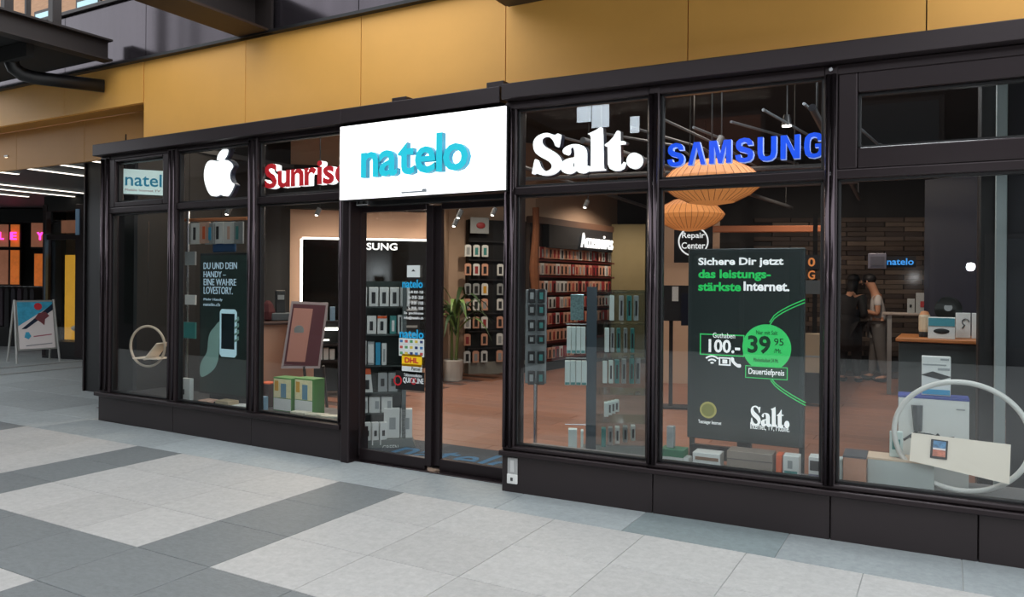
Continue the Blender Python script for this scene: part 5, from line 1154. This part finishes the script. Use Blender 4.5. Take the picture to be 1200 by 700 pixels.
def person(label,c,rz,H_,pose,shirt,trouser,coat=None,longhair=False):
    """local frame: the figure faces -x; x back is +x"""
    t=thing('person',label,'person',c,rz); s=H_/1.78
    f=pose
    def S(ch): return [[(x*s,y*s,z*s,r*s) for x,y,z,r in q] for q in ch]
    pel=(0,0,.95,.13)
    neck=(f['lean'],0,1.47,.062); chest=(f['lean']*.6,0,1.28,.145); waist=(f['lean']*.2,0,1.08,.12)
    head=(neck[0]-.045,0,1.57,.07); headt=(head[0]-.045+f['hx'],0,1.665,.088); crown=(headt[0]+.03,0,1.735,.06)
    legs=[];arms=[];hands=[]
    for sd,st_ in ((-1,f['step']),(1,-f['step'])):
        hip=(0.0,sd*.09,.90,.095); knee=(st_*.5-.01,sd*.10,.50,.062); ank=(st_,sd*.10,.09,.042); toe=(st_-.16,sd*.11,.035,.036)
        legs.append([pel,hip,knee,ank,toe])
    for sd in (-1,1):
        sh_=(chest[0]+.01,sd*.18,1.40,.058); el=(chest[0]+f['el'][0],sd*(.24),f['el'][1],.043); wr=(chest[0]+f['wr'][0],sd*f['wy'],f['wr'][1],.029)
        palm=(wr[0]-.06,sd*(f['wy']-.015),wr[2]+.02,.032)
        arms.append([chest,sh_,el,wr,palm])
        for k_,(dy,ln) in enumerate(((-.028,.062),(-.010,.072),(.009,.067),(.026,.052))):
            b_=(palm[0]-.02,palm[1]+dy,palm[2]+.005,.0095); hands.append([b_,(b_[0]-ln*.5,b_[1],b_[2]+.012,.0088),(b_[0]-ln*.8,b_[1]-sd*.006,b_[2]-.006,.0078)])
        hands.append([(palm[0]+.015,palm[1]-sd*.02,palm[2]+.01,.011),(palm[0]-.01,palm[1]-sd*.045,palm[2]+.03,.010),(palm[0]-.035,palm[1]-sd*.05,palm[2]+.036,.009)])
    b=skinmesh('body',S([[pel,waist,chest,neck,head,headt,crown]]+legs+arms),SKIN,t)
    # fingers and face features are merged into the one body mesh
    bm=bmesh.new(); bm.from_mesh(b.data)
    extra=skinmesh('fingers',S(hands),SKIN,None,1); bm.from_mesh(extra.data); bpy.data.objects.remove(extra)
    fx_=(headt[0]-.085)*s
    for c_,r_,sc in (((fx_-.012,0,(headt[2]-.02)*s),.018,(1,.7,1.3)),((fx_+.075,.082*s,headt[2]*s-.01),.022,(.6,.4,1.3)),((fx_+.075,-.082*s,headt[2]*s-.01),.022,(.6,.4,1.3)),((fx_+.0,0,(headt[2]-.06)*s),.018,(.5,1.3,.4))):
        bmesh.ops.create_uvsphere(bm,u_segments=8,v_segments=6,radius=r_,matrix=Matrix.Translation(c_)@Matrix.Diagonal((*sc,1)))
    bm.to_mesh(b.data); bm.free()
    for p in b.data.polygons: p.use_smooth=True
    e=MB()
    for sd in (-1,1): e.ball((fx_+.002,sd*.03*s,(headt[2]+.005)*s),.010,(.6,1.2,.8),8)
    e.put('eyes',BLACK,t)
    hr=MB(); hr.ball(((headt[0]+.022)*s,0,(headt[2]+.035)*s),.106*s,(1.02,.93,.86),16)
    if longhair: hr.tube([((headt[0]+.03)*s,0,(headt[2]+.02)*s),((headt[0]+.07)*s,0,1.55*s),((headt[0]+.10)*s,0,1.36*s)],[.095*s,.095*s,.06*s],10)
    hr.put('hair',HAIRB,t,smooth=True)
    g=1.16 if not coat else 1.34
    def grow(q,k=g,add=.006): return [(x,y,z,r*k+add) for x,y,z,r in q]
    up=[grow([pel,waist,chest,(neck[0],0,1.42,.06)])]
    for ar in arms:
        if coat: up.append(grow([ar[0],ar[1],ar[2],ar[3]]))
        else: up.append(grow([ar[0],ar[1],((ar[1][0]+ar[2][0])/2,(ar[1][1]+ar[2][1])/2,(ar[1][2]+ar[2][2])/2-.03,.05)]))
    skinmesh('coat' if coat else 'shirt',S(up),coat or shirt,t)
    lg=[grow([l[0],l[1],l[2],l[3]],1.2,.012) for l in legs]
    skinmesh('trousers',S(lg),trouser,t)
    if coat:
        MB().lathe([(.19*s,.52*s),(.185*s,.75*s),(.165*s,1.0*s),(.15*s,1.12*s)],20).put('coat_skirt',coat,t,smooth=True)
    else:
        MB().lathe([(.142*s,.965*s),(.146*s,.985*s),(.142*s,1.01*s)],20).put('belt',BLACK,t)
    for l in legs:
        MB().ball(((l[3][0]-.07)*s,l[3][1]*s,.045*s),.05*s,(2.5,1.0,.85),14).put('shoe',BLACK,t)
    return t
a=(-0.983,9.029)
p2=person('person in pale short sleeved shirt and grey trousers, head bent over a phone',(a[0],a[1],.027),0.0696,1.80,dict(lean=-.05,hx=-.025,step=.10,el=(.02,1.12),wr=(-.20,1.17),wy=.08),mat('pale_shirt','#b9b4b0',.7,noise=.05,nscale=5),mat('grey_trousers','#5c5a58',.8))
v=Matrix.Rotation(0.0696,3,'Z')@Vector((-.38,0,1.22)); t=thing('phone','dark telephone held in the hands of the person in the pale shirt','phone',(a[0]+v.x,a[1]+v.y,v.z+.03),0.0696); MB().box((0,0,0),(.012,.075,.15),ry=-.6,bev=.004).put('phone_body',BLACK,t)
a=(-1.391,8.636)
p1=person('person in long black coat with long dark hair, standing left of the pale shirted person',(a[0],a[1],.027),0.0980-2.0,1.79,dict(lean=-.05,hx=-.02,step=.06,el=(.03,1.10),wr=(-.16,1.10),wy=.12),None,mat('dark_trousers','#151518',.8),coat=mat('black_coat','#141316',.75),longhair=True)
